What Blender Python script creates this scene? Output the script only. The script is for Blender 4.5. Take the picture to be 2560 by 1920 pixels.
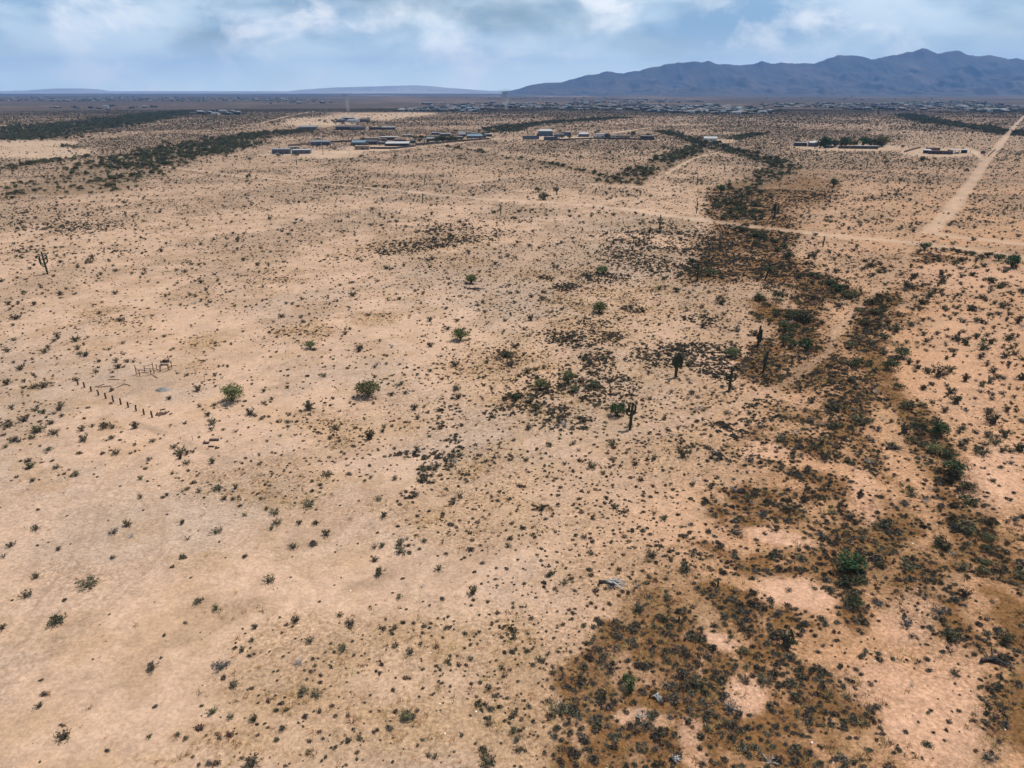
import bpy, math, random
import numpy as np
from mathutils import Vector, Matrix

for o in list(bpy.data.objects): bpy.data.objects.remove(o)
S = bpy.context.scene
C = S.collection
rnd = random.Random(7)
RNG = np.random.default_rng(11)

# ------------------------------------------------------------------ camera
F, CX, CY, HOR, CAMZ = 1828.0, 1280.0, 960.0, 227.0, 60.0
PITCH = math.atan((CY - HOR) / F)
cam = bpy.data.cameras.new('camera')
cam.sensor_width = 36.0
cam.lens = F / 2560.0 * 36.0
cam.clip_start, cam.clip_end = 0.5, 90000.0
camo = bpy.data.objects.new('camera', cam)
camo.location = (0, 0, CAMZ)
camo.rotation_euler = (math.pi / 2 - PITCH, 0, 0)
C.objects.link(camo)
S.camera = camo

# ------------------------------------------------------------------ sky, sun, exposure
SUN_AZ, SUN_EL = math.radians(52), math.radians(64)
world = bpy.data.worlds.new('World')
S.world = world
world.use_nodes = True
wt = world.node_tree
wt.nodes.clear()
def wn(t, **kw):
    n = wt.nodes.new(t)
    for k, v in kw.items(): setattr(n, k, v)
    return n
def wl(a, b): wt.links.new(a, b)
sky = wn('ShaderNodeTexSky', sky_type='NISHITA', sun_disc=False, sun_elevation=SUN_EL, sun_rotation=SUN_AZ,
         altitude=700.0, air_density=1.0, dust_density=1.2, ozone_density=1.5)
bgs = wn('ShaderNodeBackground'); bgs.inputs['Strength'].default_value = 0.08
wl(sky.outputs[0], bgs.inputs['Color'])
tc = wn('ShaderNodeTexCoord')
def cloud(scale, zst, detail, rough, lo, hi, loc, dist=0.4):
    mp = wn('ShaderNodeMapping'); mp.inputs['Scale'].default_value = (1, 1, zst); mp.inputs['Location'].default_value = loc
    wl(tc.outputs['Generated'], mp.inputs['Vector'])
    nz = wn('ShaderNodeTexNoise'); nz.inputs['Scale'].default_value = scale; nz.inputs['Detail'].default_value = detail
    nz.inputs['Roughness'].default_value = rough; nz.inputs['Distortion'].default_value = dist
    wl(mp.outputs[0], nz.inputs['Vector'])
    mr = wn('ShaderNodeMapRange', interpolation_type='SMOOTHSTEP')
    mr.inputs['From Min'].default_value = lo; mr.inputs['From Max'].default_value = hi
    wl(nz.outputs['Fac'], mr.inputs['Value'])
    return mr.outputs[0]
shade = cloud(3.4, 3.0, 4, 0.5, 0.36, 0.60, (0.55, 0.1, 0.2), 0.15)
veil = cloud(6.5, 2.6, 6, 0.5, 0.38, 0.66, (0.3, 0.9, 0.2), 0.2)
puff = cloud(10.5, 1.6, 8, 0.56, 0.50, 0.70, (1.7, 0.4, 0.9), 0.25)
def tint(c):
    b_ = wn('ShaderNodeBackground'); b_.inputs['Color'].default_value = (*c, 1); b_.inputs['Strength'].default_value = 1.0; return b_.outputs[0]
def over(under, c, fac, amt, thin=True):
    k = wn('ShaderNodeMath', operation='MULTIPLY'); k.inputs[1].default_value = amt; wl(fac, k.inputs[0])
    if thin:
        k2 = wn('ShaderNodeMath', operation='MULTIPLY'); wl(k.outputs[0], k2.inputs[0]); wl(cover.outputs[0], k2.inputs[1]); k = k2
    m_ = wn('ShaderNodeMixShader'); wl(k.outputs[0], m_.inputs['Fac']); wl(under, m_.inputs[1]); wl(tint(c), m_.inputs[2]); return m_.outputs[0]
sep = wn('ShaderNodeSeparateXYZ'); wl(tc.outputs['Generated'], sep.inputs[0])
hzn = wn('ShaderNodeMapRange', interpolation_type='SMOOTHSTEP')
for k_, v_ in zip(('From Min', 'From Max', 'To Min', 'To Max'), (0.0, 0.075, 1.0, 0.0)): hzn.inputs[k_].default_value = v_
wl(sep.outputs['Z'], hzn.inputs['Value'])
cover = wn('ShaderNodeMapRange')   # broken cloud closes up towards the horizon and opens overhead
for k_, v_ in zip(('From Min', 'From Max', 'To Min', 'To Max'), (0.12, 0.75, 1.0, 0.30)): cover.inputs[k_].default_value = v_
wl(sep.outputs['Z'], cover.inputs['Value'])
sh = over(bgs.outputs[0], (0.36, 0.62, 0.95), shade, 0.52)
sh = over(sh, (0.94, 1.07, 1.13), veil, 0.78)
sh = over(sh, (1.12, 1.26, 1.26), hzn.outputs[0], 0.88)
sh = over(sh, (1.35, 1.32, 1.28), puff, 0.66)
m2 = wn('ShaderNodeMixShader'); m2.inputs['Fac'].default_value = 0.0; wl(sh, m2.inputs[1])
wo = wn('ShaderNodeOutputWorld'); wl(m2.outputs[0], wo.inputs['Surface'])

sd = Vector((math.sin(SUN_AZ) * math.cos(SUN_EL), math.cos(SUN_AZ) * math.cos(SUN_EL), math.sin(SUN_EL)))
sl = bpy.data.lights.new('sun', 'SUN'); sl.energy = 4.9; sl.angle = math.radians(0.53); sl.color = (1.0, 0.955, 0.89)
slo = bpy.data.objects.new('sun', sl); slo.location = (0, 0, 500); slo.rotation_euler = (-sd).to_track_quat('-Z', 'Y').to_euler()
C.objects.link(slo)
vs = S.view_settings
vs.view_transform = 'Standard'; vs.look = 'None'; vs.exposure = 0.0; vs.gamma = 1.0; vs.use_curve_mapping = False
S.cycles.max_bounces = 4; S.cycles.diffuse_bounces = 2; S.cycles.glossy_bounces = 1; S.cycles.transmission_bounces = 2
S.cycles.volume_bounces = 0; S.cycles.transparent_max_bounces = 8
S.cycles.use_denoising = True
S.cycles.denoiser = 'OPENIMAGEDENOISE'
S.cycles.denoising_input_passes = 'RGB_ALBEDO_NORMAL'
S.cycles.denoising_prefilter = 'ACCURATE'
S.cycles.use_adaptive_sampling = False

# ------------------------------------------------------------------ geometry helpers
K = 2560.0 / 2212.0
def ray_ground(u, v):
    """place in the photograph (2560 wide) to a point on the desert floor"""
    a = PITCH + math.atan((v - CY) / F)
    d = CAMZ / math.tan(a)
    zc = math.hypot(d, CAMZ) * math.cos(a - PITCH)
    return ((u - CX) / F * zc, d)
def at(u, v): return ray_ground(u, v)
def vat(u, v): return ray_ground(u * K, v * K)
def pix(x, y):
    """desert floor to place in the photograph, in units of a 2212 wide print"""
    cp, sp = math.cos(PITCH), math.sin(PITCH)
    zc = np.maximum(y * cp + CAMZ * sp, 1e-3)
    yc = -y * sp + CAMZ * cp
    return (CX + F * x / zc) / K, (CY + F * yc / zc) / K
def slant(x, y): return math.sqrt(x * x + y * y + CAMZ * CAMZ)

def _h(i, j, s):
    n = (i * 374761393 + j * 668265263 + s * 1442695041) & 0xFFFFFFFF
    n = ((n ^ (n >> 13)) * 1274126177) & 0xFFFFFFFF
    return ((n ^ (n >> 16)) & 0xFFFF) / 65535.0
def vn(x, y, s):
    xi = np.floor(x).astype(np.int64); yi = np.floor(y).astype(np.int64)
    fx = x - xi; fy = y - yi
    fx = fx * fx * (3 - 2 * fx); fy = fy * fy * (3 - 2 * fy)
    a = _h(xi, yi, s); b = _h(xi + 1, yi, s); c = _h(xi, yi + 1, s); d = _h(xi + 1, yi + 1, s)
    return (a * (1 - fx) + b * fx) * (1 - fy) + (c * (1 - fx) + d * fx) * fy
def fbm(x, y, scale, octv=4, s=0, r=0.55):
    t = np.zeros_like(x, dtype=float); amp = 1.0; tot = 0.0; k = 1.0 / scale
    for o in range(octv):
        a = 0.7 * o
        xr = (x * math.cos(a) - y * math.sin(a)) * k; yr = (x * math.sin(a) + y * math.cos(a)) * k
        t = t + amp * vn(xr + 17.3 * o, yr - 9.1 * o, s + o * 31); tot += amp; amp *= r; k *= 2.03
    return t / tot
def sst(a, b, x):
    t = np.clip((x - a) / (b - a), 0, 1)
    return t * t * (3 - 2 * t)
def hgt(x, y):
    x = np.asarray(x, float); y = np.asarray(y, float)
    r = np.hypot(x, y)
    f = 1 - sst(500, 1500, r)
    return f * (0.9 * (fbm(x, y, 34, 3, 5) - 0.5) + 0.22 * (fbm(x, y, 5, 3, 9) - 0.5))
def hz(x, y): return float(hgt(np.array([x]), np.array([y]))[0])

def tag(o, label=None, cat=None, group=None, kind=None):
    if label: o['label'] = label
    if cat: o['category'] = cat
    if group: o['group'] = group
    if kind: o['kind'] = kind
    return o
def empty(name, loc, rz=0.0):
    o = bpy.data.objects.new(name, None); o.empty_display_size = 0.3
    o.location = loc; o.rotation_euler = (0, 0, rz); C.objects.link(o); return o
class MB:
    def __init__(s): s.v = []; s.f = []; s.m = []
    def face(s, pts, m=0):
        k = len(s.v); s.v.extend(pts); s.f.append(tuple(range(k, k + len(pts)))); s.m.append(m)
    def box(s, x0, x1, y0, y1, z0, z1, m=0):
        k = len(s.v)
        s.v += [(x0, y0, z0), (x1, y0, z0), (x1, y1, z0), (x0, y1, z0), (x0, y0, z1), (x1, y0, z1), (x1, y1, z1), (x0, y1, z1)]
        for f in ((0, 3, 2, 1), (4, 5, 6, 7), (0, 1, 5, 4), (1, 2, 6, 5), (2, 3, 7, 6), (3, 0, 4, 7)):
            s.f.append(tuple(k + i for i in f)); s.m.append(m)
    def bar(s, p, q, w, h, m=0):
        p = Vector(p); q = Vector(q); d = (q - p).normalized()
        up = Vector((0, 0, 1)) if abs(d.z) < 0.9 else Vector((1, 0, 0))
        a = d.cross(up).normalized() * (w / 2); b = a.cross(d).normalized() * (h / 2)
        k = len(s.v)
        for c in (p, q):
            for sx, sy in ((-1, -1), (1, -1), (1, 1), (-1, 1)): s.v.append(tuple(c + a * sx + b * sy))
        for f in ((0, 1, 2, 3), (7, 6, 5, 4), (0, 4, 5, 1), (1, 5, 6, 2), (2, 6, 7, 3), (3, 7, 4, 0)):
            s.f.append(tuple(k + i for i in f)); s.m.append(m)
    def tube(s, path, rad, n=6, m=0, rib=0.0):
        path = [Vector(p) for p in path]; k = len(s.v); L = len(path)
        for i, p in enumerate(path):
            d = (path[min(i + 1, L - 1)] - path[max(i - 1, 0)]).normalized()
            ref = Vector((1, 0, 0)) if abs(d.x) < 0.9 else Vector((0, 1, 0))
            a = d.cross(ref).normalized(); b = d.cross(a)
            for j in range(n):
                t = 2 * math.pi * j / n; r = rad[i] * (1 - rib * (j % 2))
                s.v.append(tuple(p + (a * math.cos(t) + b * math.sin(t)) * r))
        for i in range(L - 1):
            for j in range(n):
                s.f.append((k + i * n + j, k + i * n + (j + 1) % n, k + (i + 1) * n + (j + 1) % n, k + (i + 1) * n + j)); s.m.append(m)
        s.f.append(tuple(k + j for j in range(n))); s.m.append(m)
        s.f.append(tuple(k + (L - 1) * n + n - 1 - j for j in range(n))); s.m.append(m)
    def leaf(s, p, size, R, m=0, asp=0.5):
        a = Vector((R.gauss(0, 1), R.gauss(0, 1), R.gauss(0, 0.7))).normalized()
        b = a.cross(Vector((R.gauss(0, 1), R.gauss(0, 1), R.gauss(0, 1)))).normalized() * (size * asp); a = a * size
        p = Vector(p)
        s.face([tuple(p - a), tuple(p + b), tuple(p + a), tuple(p - b)], m)
    def mesh(s, name, mats, smooth=False):
        me = bpy.data.meshes.new(name); me.from_pydata(s.v, [], s.f)
        for m in mats: me.materials.append(m)
        if len(mats) > 1: me.polygons.foreach_set('material_index', s.m)
        if smooth: me.polygons.foreach_set('use_smooth', [True] * len(me.polygons))
        me.update(); return me
    def obj(s, name, mats, parent=None, loc=None, smooth=False):
        return link(name, s.mesh(name, mats if isinstance(mats, list) else [mats], smooth), parent, loc)
def link(name, me, parent=None, loc=None, rz=0.0, sc=1.0):
    o = bpy.data.objects.new(name, me); C.objects.link(o)
    if parent is not None: o.parent = parent
    if loc is not None: o.location = loc
    if rz: o.rotation_euler = (0, 0, rz)
    if sc != 1.0: o.scale = (sc, sc, sc) if isinstance(sc, (int, float)) else sc
    return o

# ------------------------------------------------------------------ materials
def mat(name, col, rough=0.85, var=0.0, nscale=3.0, col2=None, inst=0.0, spec=0.2, metal=0.0, bump=0.0):
    m = bpy.data.materials.new(name); m.use_nodes = True; nt = m.node_tree; b = nt.nodes['Principled BSDF']
    b.inputs['Roughness'].default_value = rough; b.inputs['Metallic'].default_value = metal
    b.inputs['Specular IOR Level'].default_value = spec
    c2 = col2 if col2 else tuple(max(0.0, c * (1 - var)) for c in col)
    c1 = col if col2 else tuple(c * (1 + var) for c in col)
    tcn = nt.nodes.new('ShaderNodeTexCoord'); nz = nt.nodes.new('ShaderNodeTexNoise')
    nz.inputs['Scale'].default_value = nscale; nz.inputs['Detail'].default_value = 5
    nt.links.new(tcn.outputs['Object'], nz.inputs['Vector'])
    mr = nt.nodes.new('ShaderNodeMapRange'); mr.inputs['From Min'].default_value = 0.3; mr.inputs['From Max'].default_value = 0.7
    nt.links.new(nz.outputs['Fac'], mr.inputs['Value'])
    mx = nt.nodes.new('ShaderNodeMix'); mx.data_type = 'RGBA'
    mx.inputs['A'].default_value = (*c2, 1); mx.inputs['B'].default_value = (*c1, 1)
    nt.links.new(mr.outputs[0], mx.inputs['Factor'])
    out = mx.outputs['Result']
    if inst > 0:
        oi = nt.nodes.new('ShaderNodeObjectInfo')
        m2 = nt.nodes.new('ShaderNodeMapRange'); m2.inputs['To Min'].default_value = 1 - inst; m2.inputs['To Max'].default_value = 1 + inst
        nt.links.new(oi.outputs['Random'], m2.inputs['Value'])
        hs = nt.nodes.new('ShaderNodeHueSaturation')
        m3 = nt.nodes.new('ShaderNodeMapRange'); m3.inputs['To Min'].default_value = 0.465; m3.inputs['To Max'].default_value = 0.53
        mm = nt.nodes.new('ShaderNodeMath'); mm.operation = 'FRACT'; m4 = nt.nodes.new('ShaderNodeMath'); m4.operation = 'MULTIPLY'; m4.inputs[1].default_value = 7.31
        nt.links.new(oi.outputs['Random'], m4.inputs[0]); nt.links.new(m4.outputs[0], mm.inputs[0]); nt.links.new(mm.outputs[0], m3.inputs['Value'])
        nt.links.new(m3.outputs[0], hs.inputs['Hue']); nt.links.new(m2.outputs[0], hs.inputs['Value'])
        nt.links.new(out, hs.inputs['Color']); out = hs.outputs[0]
    nt.links.new(out, b.inputs['Base Color'])
    if bump:
        bm = nt.nodes.new('ShaderNodeBump'); bm.inputs['Distance'].default_value = bump; nt.links.new(nz.outputs['Fac'], bm.inputs['Height'])
        nt.links.new(bm.outputs[0], b.inputs['Normal'])
    return m

M = dict(
    creo=mat('creosote_leaf', (0.120, 0.112, 0.060), inst=0.5, col2=(0.048, 0.045, 0.028)),
    twig=mat('grey_twig', (0.115, 0.092, 0.068), var=0.3, inst=0.2),
    burs=mat('bursage_leaf', (0.180, 0.155, 0.105), col2=(0.062, 0.056, 0.040), inst=0.45),
    weed=mat('brown_weed', (0.19, 0.115, 0.060), col2=(0.075, 0.048, 0.030), inst=0.4),
    blue=mat('saltbush_leaf', (0.085, 0.10, 0.10), col2=(0.05, 0.06, 0.062), inst=0.25),
    dry=mat('dry_grass', (0.42, 0.27, 0.12), col2=(0.19, 0.100, 0.040), inst=0.5),
    pv=mat('palo_verde_leaf', (0.20, 0.205, 0.085), col2=(0.10, 0.11, 0.045), inst=0.2),
    pvb=mat('bright_green_leaf', (0.075, 0.115, 0.045), col2=(0.035, 0.06, 0.025), inst=0.15),
    mesq=mat('mesquite_leaf', (0.105, 0.110, 0.052), col2=(0.050, 0.055, 0.028), inst=0.35),
    bark=mat('bark', (0.11, 0.085, 0.06), var=0.35, nscale=8, bump=0.02),
    dead=mat('bleached_wood', (0.55, 0.52, 0.48), col2=(0.22, 0.20, 0.18), nscale=4),
    deadb=mat('charred_wood', (0.055, 0.045, 0.04), var=0.4, nscale=5),
    sag=mat('saguaro_skin', (0.062, 0.075, 0.042), col2=(0.035, 0.042, 0.026), nscale=2, inst=0.15),
    wood=mat('weathered_timber', (0.12, 0.075, 0.05), col2=(0.05, 0.032, 0.026), nscale=6, bump=0.01),
    rust=mat('rusty_pipe', (0.12, 0.06, 0.04), col2=(0.05, 0.03, 0.026), rough=0.8, nscale=8),
    tarp=mat('grey_tarp', (0.22, 0.20, 0.185), var=0.3, nscale=2),
    stone=mat('pale_stone', (0.72, 0.68, 0.62), var=0.15, inst=0.2),
    white=mat('white_paint', (0.50, 0.50, 0.49), var=0.06),
    roofw=mat('white_roof', (0.36, 0.355, 0.35), var=0.05, rough=0.6),
    roofg=mat('grey_roof', (0.19, 0.185, 0.18), var=0.15),
    roofd=mat('dark_roof', (0.07, 0.067, 0.066), var=0.2),
    roofr=mat('terracotta_roof', (0.42, 0.19, 0.12), var=0.15),
    roofb=mat('blue_metal_roof', (0.13, 0.19, 0.23), var=0.1, rough=0.5),
    stucco=mat('tan_stucco', (0.30, 0.23, 0.17), var=0.08),
    stuccg=mat('grey_stucco', (0.12, 0.125, 0.135), var=0.1),
    stuccb=mat('blue_grey_stucco', (0.11, 0.13, 0.16), var=0.1),
    stuccd=mat('dark_stucco', (0.07, 0.067, 0.068), var=0.15),
    brick=mat('brown_block', (0.16, 0.105, 0.085), var=0.2),
    glass=mat('window_glass', (0.03, 0.035, 0.045), rough=0.15, spec=0.5),
    tyre=mat('tyre', (0.025, 0.025, 0.026)),
    carw=mat('white_car_paint', (0.75, 0.75, 0.76), rough=0.35, spec=0.5),
    card=mat('dark_car_paint', (0.05, 0.06, 0.08), rough=0.35, spec=0.5),
    carg=mat('silver_car_paint', (0.42, 0.43, 0.45), rough=0.35, spec=0.5),
    steel=mat('steel', (0.35, 0.35, 0.36), rough=0.5, metal=0.6),
    mtn=mat('mountain_rock', (0.085, 0.066, 0.060), col2=(0.026, 0.024, 0.027), nscale=0.0016),
    mesa=mat('hazed_mesa_rock', (0.30, 0.28, 0.27), var=0.15, nscale=0.0005),  # rock colour paled to stand in for thicker distance haze
)

# ------------------------------------------------------------------ the lie of the land (places given on a 2212 wide print of the photograph)
def ell(U, V, L, nz, wob=0.55, soft=0.35):
    """soft-edged patches: (u, v, half width, half height, turn, amount)"""
    t = np.zeros_like(U)
    for e in L:
        u, v, ru, rv = e[:4]; rot = math.radians(e[4]) if len(e) > 4 else 0.0; amp = e[5] if len(e) > 5 else 1.0
        dx = U - u; dy = V - v
        m = (np.abs(dx) < 2.2 * max(ru, rv)) & (np.abs(dy) < 2.2 * max(ru, rv))
        if not m.any(): continue
        a = dx[m] * math.cos(rot) + dy[m] * math.sin(rot); b = -dx[m] * math.sin(rot) + dy[m] * math.cos(rot)
        d = np.sqrt((a / ru) ** 2 + (b / rv) ** 2) + wob * 2 * (nz[m] - 0.5)
        t[m] = np.maximum(t[m], amp * (1 - sst(1 - soft, 1 + soft, d)))
    return t
def stroke(X, Y, pts, w, soft=0.4, nz=None, wob=0.0):
    """a ribbon over the desert floor, w metres to either side of the line"""
    P = [vat(*p) for p in pts]; best = np.full(X.shape, 1e9)
    x0 = min(p[0] for p in P) - 3 * w; x1 = max(p[0] for p in P) + 3 * w; y0 = min(p[1] for p in P) - 3 * w; y1 = max(p[1] for p in P) + 3 * w
    m = (X > x0) & (X < x1) & (Y > y0) & (Y < y1)
    xs, ys = X[m], Y[m]
    if xs.size == 0: return np.zeros_like(X)
    b = np.full(xs.shape, 1e9)
    for (ax, ay), (bx, by) in zip(P[:-1], P[1:]):
        dx, dy = bx - ax, by - ay; L2 = dx * dx + dy * dy + 1e-9
        t = np.clip(((xs - ax) * dx + (ys - ay) * dy) / L2, 0, 1)
        b = np.minimum(b, np.hypot(xs - ax - t * dx, ys - ay - t * dy))
    if nz is not None: b = b + wob * w * 2 * (nz[m] - 0.5)
    out = np.zeros_like(X); out[m] = 1 - sst(w * (1 - soft), w * (1 + soft), b)
    return out
def smooth_line(pts, n=6):
    out = []
    for i in range(len(pts) - 1):
        p0 = pts[max(i - 1, 0)]; p1 = pts[i]; p2 = pts[i + 1]; p3 = pts[min(i + 2, len(pts) - 1)]
        for k in range(n):
            t = k / n
            out.append(tuple(0.5 * (2 * b + (c - a) * t + (2 * a - 5 * b + 4 * c - d) * t * t + (3 * b - a - 3 * c + d) * t ** 3) for a, b, c, d in zip(p0, p1, p2, p3)))
    out.append(pts[-1]); return out

ROADS = [  # line, half width
    ([(2005, 503), (2030, 478), (2055, 452), (2085, 412), (2105, 385), (2125, 355), (2150, 325), (2165, 305), (2190, 275), (2215, 248)], 3.6),
    ([(1180, 438), (1330, 450), (1560, 481), (1790, 508), (1900, 518), (1985, 526), (2100, 541), (2300, 570)], 4.2),
    ([(340, 358), (450, 372), (600, 388), (760, 402), (900, 416), (1050, 430), (1180, 438)], 2.6),
    ([(2010, 500), (2040, 508), (2110, 516), (2300, 538)], 4.0),
    ([(2130, 350), (2080, 318), (1960, 316), (1800, 313), (1660, 306)], 3.0),
    ([(1410, 275), (1340, 285), (1290, 292), (1180, 296), (1080, 300), (960, 312), (820, 325), (700, 330), (560, 335)], 4.5),
    ([(1410, 275), (1480, 268), (1560, 262), (1650, 254)], 3.5),
    ([(560, 268), (620, 252), (680, 240)], 5.0),
    ([(1440, 375), (1500, 342), (1560, 328)], 2.0),
]
TRACKS = [
    ([(1965, 545), (1930, 590), (1880, 640), (1840, 680), (1805, 712), (1795, 745), (1765, 780), (1700, 805)], 0.75),
    ([(1790, 760), (1720, 815), (1640, 850), (1560, 882), (1460, 915), (1380, 930), (1250, 965), (1160, 1000), (1080, 1020), (1000, 1060), (900, 1105), (800, 1135)], 0.9),
    ([(1180, 500), (1130, 570), (1080, 612), (1010, 652), (900, 692), (800, 716), (700, 752), (600, 792), (480, 830)], 1.1),
    ([(1500, 700), (1210, 770), (1080, 812), (960, 840), (860, 862), (740, 900)], 0.8),
    ([(420, 935), (300, 990), (230, 1040), (200, 1100), (180, 1180), (120, 1270), (30, 1400), (-60, 1520)], 1.6),
    ([(310, 1060), (338, 1120), (330, 1200), (250, 1285), (90, 1420), (-40, 1500)], 0.9),
    ([(880, 960), (1000, 930), (1120, 905), (1260, 850)], 0.7),
]
WASH = [  # thickets and dry washes: line, half width, brown ground
    ([(150, 405), (220, 383), (300, 350), (380, 328), (470, 305), (560, 292), (640, 284)], 36, 0.35),
    ([(330, 342), (420, 335), (520, 312)], 22, 0.3),
    ([(-60, 306), (60, 288), (180, 271), (300, 254), (430, 240), (560, 231), (690, 225)], 70, 0.2),
    ([(120, 284), (250, 275)], 30, 0.2),
    ([(-30, 432), (60, 418), (150, 402)], 9, 0.3),
    ([(-30, 372), (90, 352), (170, 340)], 10, 0.3),
    ([(960, 316), (1060, 334), (1200, 357), (1290, 378), (1340, 392)], 3.2, 0.5),
    ([(345, 361), (450, 377), (600, 391)], 1.8, 0.5),
    ([(1340, 392), (1395, 364), (1450, 345), (1510, 318), (1560, 305), (1640, 290)], 14, 0.5),
    ([(1330, 255), (1200, 264), (1120, 272), (1070, 284)], 26, 0.5),
    ([(1960, 248), (2010, 262), (2110, 276), (2215, 292)], 30, 0.3),
    ([(1600, 470), (1590, 420), (1650, 385), (1690, 362), (1640, 340), (1560, 322), (1480, 300), (1440, 285)], 13, 0.8),
    ([(1580, 480), (1650, 530), (1660, 560), (1700, 595), (1760, 612), (1830, 632)], 6, 0.8),
    ([(1640, 650), (1680, 690), (1740, 690), (1720, 740), (1760, 745)], 6, 0.8),
    ([(1900, 640), (1870, 720), (1890, 800), (1950, 880), (2010, 950), (2060, 1020), (2090, 1100), (2130, 1190), (2190, 1280), (2240, 1400)], 3.4, 0.8),
]
BROWN = [  # brown dry grass
    (1690, 405, 120, 40, -5, .8), (1660, 470, 90, 30, 0, .7), (1600, 545, 90, 38, 10, .7), (1540, 590, 80, 25, 0, .5), (1700, 585, 40, 40, 0, .6),
    (1730, 715, 75, 55, 0, .7), (1800, 760, 50, 30, 0, .6), (1840, 790, 55, 70, 20, .7), (1830, 870, 50, 60, 0, .7), (1770, 960, 70, 30, 0, .7),
    (1840, 960, 60, 40, 10, .6), (1700, 1060, 70, 32, 15, .7), (1640, 1085, 80, 30, 10, .65), (1930, 1130, 75, 48, 25, .9), (1850, 1150, 50, 30, 0, .6), (1960, 1210, 60, 50, 0, .6),
    (1590, 1135, 60, 25, 10, .5), (1740, 1195, 100, 30, 10, .6), (1850, 1230, 60, 60, 20, .6), (1600, 1350, 60, 50, 20, .7), (1690, 1370, 110, 40, 10, .6),
    (1540, 1450, 130, 55, 15, .8), (1440, 1500, 110, 50, 10, .7), (1330, 1420, 70, 40, 0, .4), (1660, 1470, 120, 45, 15, .8), (1760, 1500, 100, 55, 20, .95), (1840, 1480, 80, 40, 10, .8),
    (1520, 1590, 210, 80, 0, .85), (1720, 1610, 160, 70, 10, .85), (1350, 1590, 120, 70, 0, .5), (2000, 1350, 60, 110, -25, .55), (2080, 1250, 60, 130, -28, .6), (2170, 1480, 70, 140, -20, .5),
    (2050, 1130, 40, 80, -25, .55), (1990, 960, 35, 80, -30, .6), (1950, 1420, 60, 40, 0, .4),
]
OCHRE = [  # pale straw-coloured annual grass
    (1050, 1040, 110, 65, -10, .8), (960, 1130, 120, 45, 10, .7), (1190, 1120, 120, 60, 10, .35), (690, 1400, 160, 60, 0, .75), (620, 1490, 160, 70, 0, .7), (880, 1400, 180, 70, 0, .6),
    (1080, 1400, 150, 80, 0, .55), (840, 1560, 220, 90, 0, .6), (1100, 1560, 160, 110, 0, .5), (520, 1600, 130, 50, 0, .5), (560, 1060, 150, 38, 10, .6), (640, 1020, 90, 25, 15, .5),
    (700, 910, 90, 22, 0, .45), (740, 940, 60, 40, 0, .45), (900, 900, 90, 50, 0, .4), (1130, 790, 130, 45, 0, .6), (1040, 800, 90, 30, 0, .5), (1240, 740, 140, 60, 0, .5), (1350, 800, 120, 60, 0, .45), (1210, 860, 190, 70, 0, .6),
    (1250, 640, 110, 45, 0, .45), (1170, 590, 130, 35, 0, .45), (1400, 650, 120, 50, 0, .45), (800, 690, 40, 12, 0, .5), (650, 720, 60, 22, 0, .5), (430, 790, 45, 10, 0, .4), (440, 740, 40, 14, 0, .5),
    (270, 700, 60, 16, 0, .4), (590, 590, 50, 14, 0, .45), (900, 530, 160, 25, -5, .4), (1000, 570, 90, 20, 0, .45), (760, 400, 150, 14, 0, .35), (1200, 360, 200, 20, 0, .25), (420, 640, 60, 12, 0, .35), (200, 670, 60, 12, 0, .35),
    (1480, 980, 130, 50, 0, .35), (1530, 850, 70, 35, 0, .35), (1560, 650, 60, 60, 0, .35), (1330, 1240, 130, 50, 0, .45), (1420, 1290, 80, 30, 0, .4), (1700, 900, 60, 30, 0, .4), (150, 1250, 80, 25, 0, .3), (500, 1320, 100, 20, 0, .25),
    (330, 1640, 60, 15, 0, .4), (640, 1630, 60, 20, 0, .5),
]
PINK = [  # clean pink sand
    (1720, 1285, 85, 30, 12), (1605, 1500, 42, 42, 30), (1490, 1580, 30, 34, 20, .8), (1370, 1550, 42, 18, 0, .7), (1560, 1385, 40, 16, 20), (1510, 1450, 14, 40, 10, .5), (1960, 1330, 60, 60, 0, .6), (1900, 1480, 80, 50, 0, .7), (2020, 1560, 120, 90, 0, .8), (1690, 1165, 70, 16, 10),
    (1650, 970, 70, 20, 0, .7), (2100, 800, 110, 160, 0, .35), (2150, 1020, 70, 70, 0, .8), (2080, 600, 160, 30, 0, .6), (1870, 1080, 30, 60, 0, .5), (1500, 1640, 30, 25, 0, .6), (1430, 1560, 30, 18, 0, .5), (2060, 1440, 60, 60, 0, .5),
]
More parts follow.
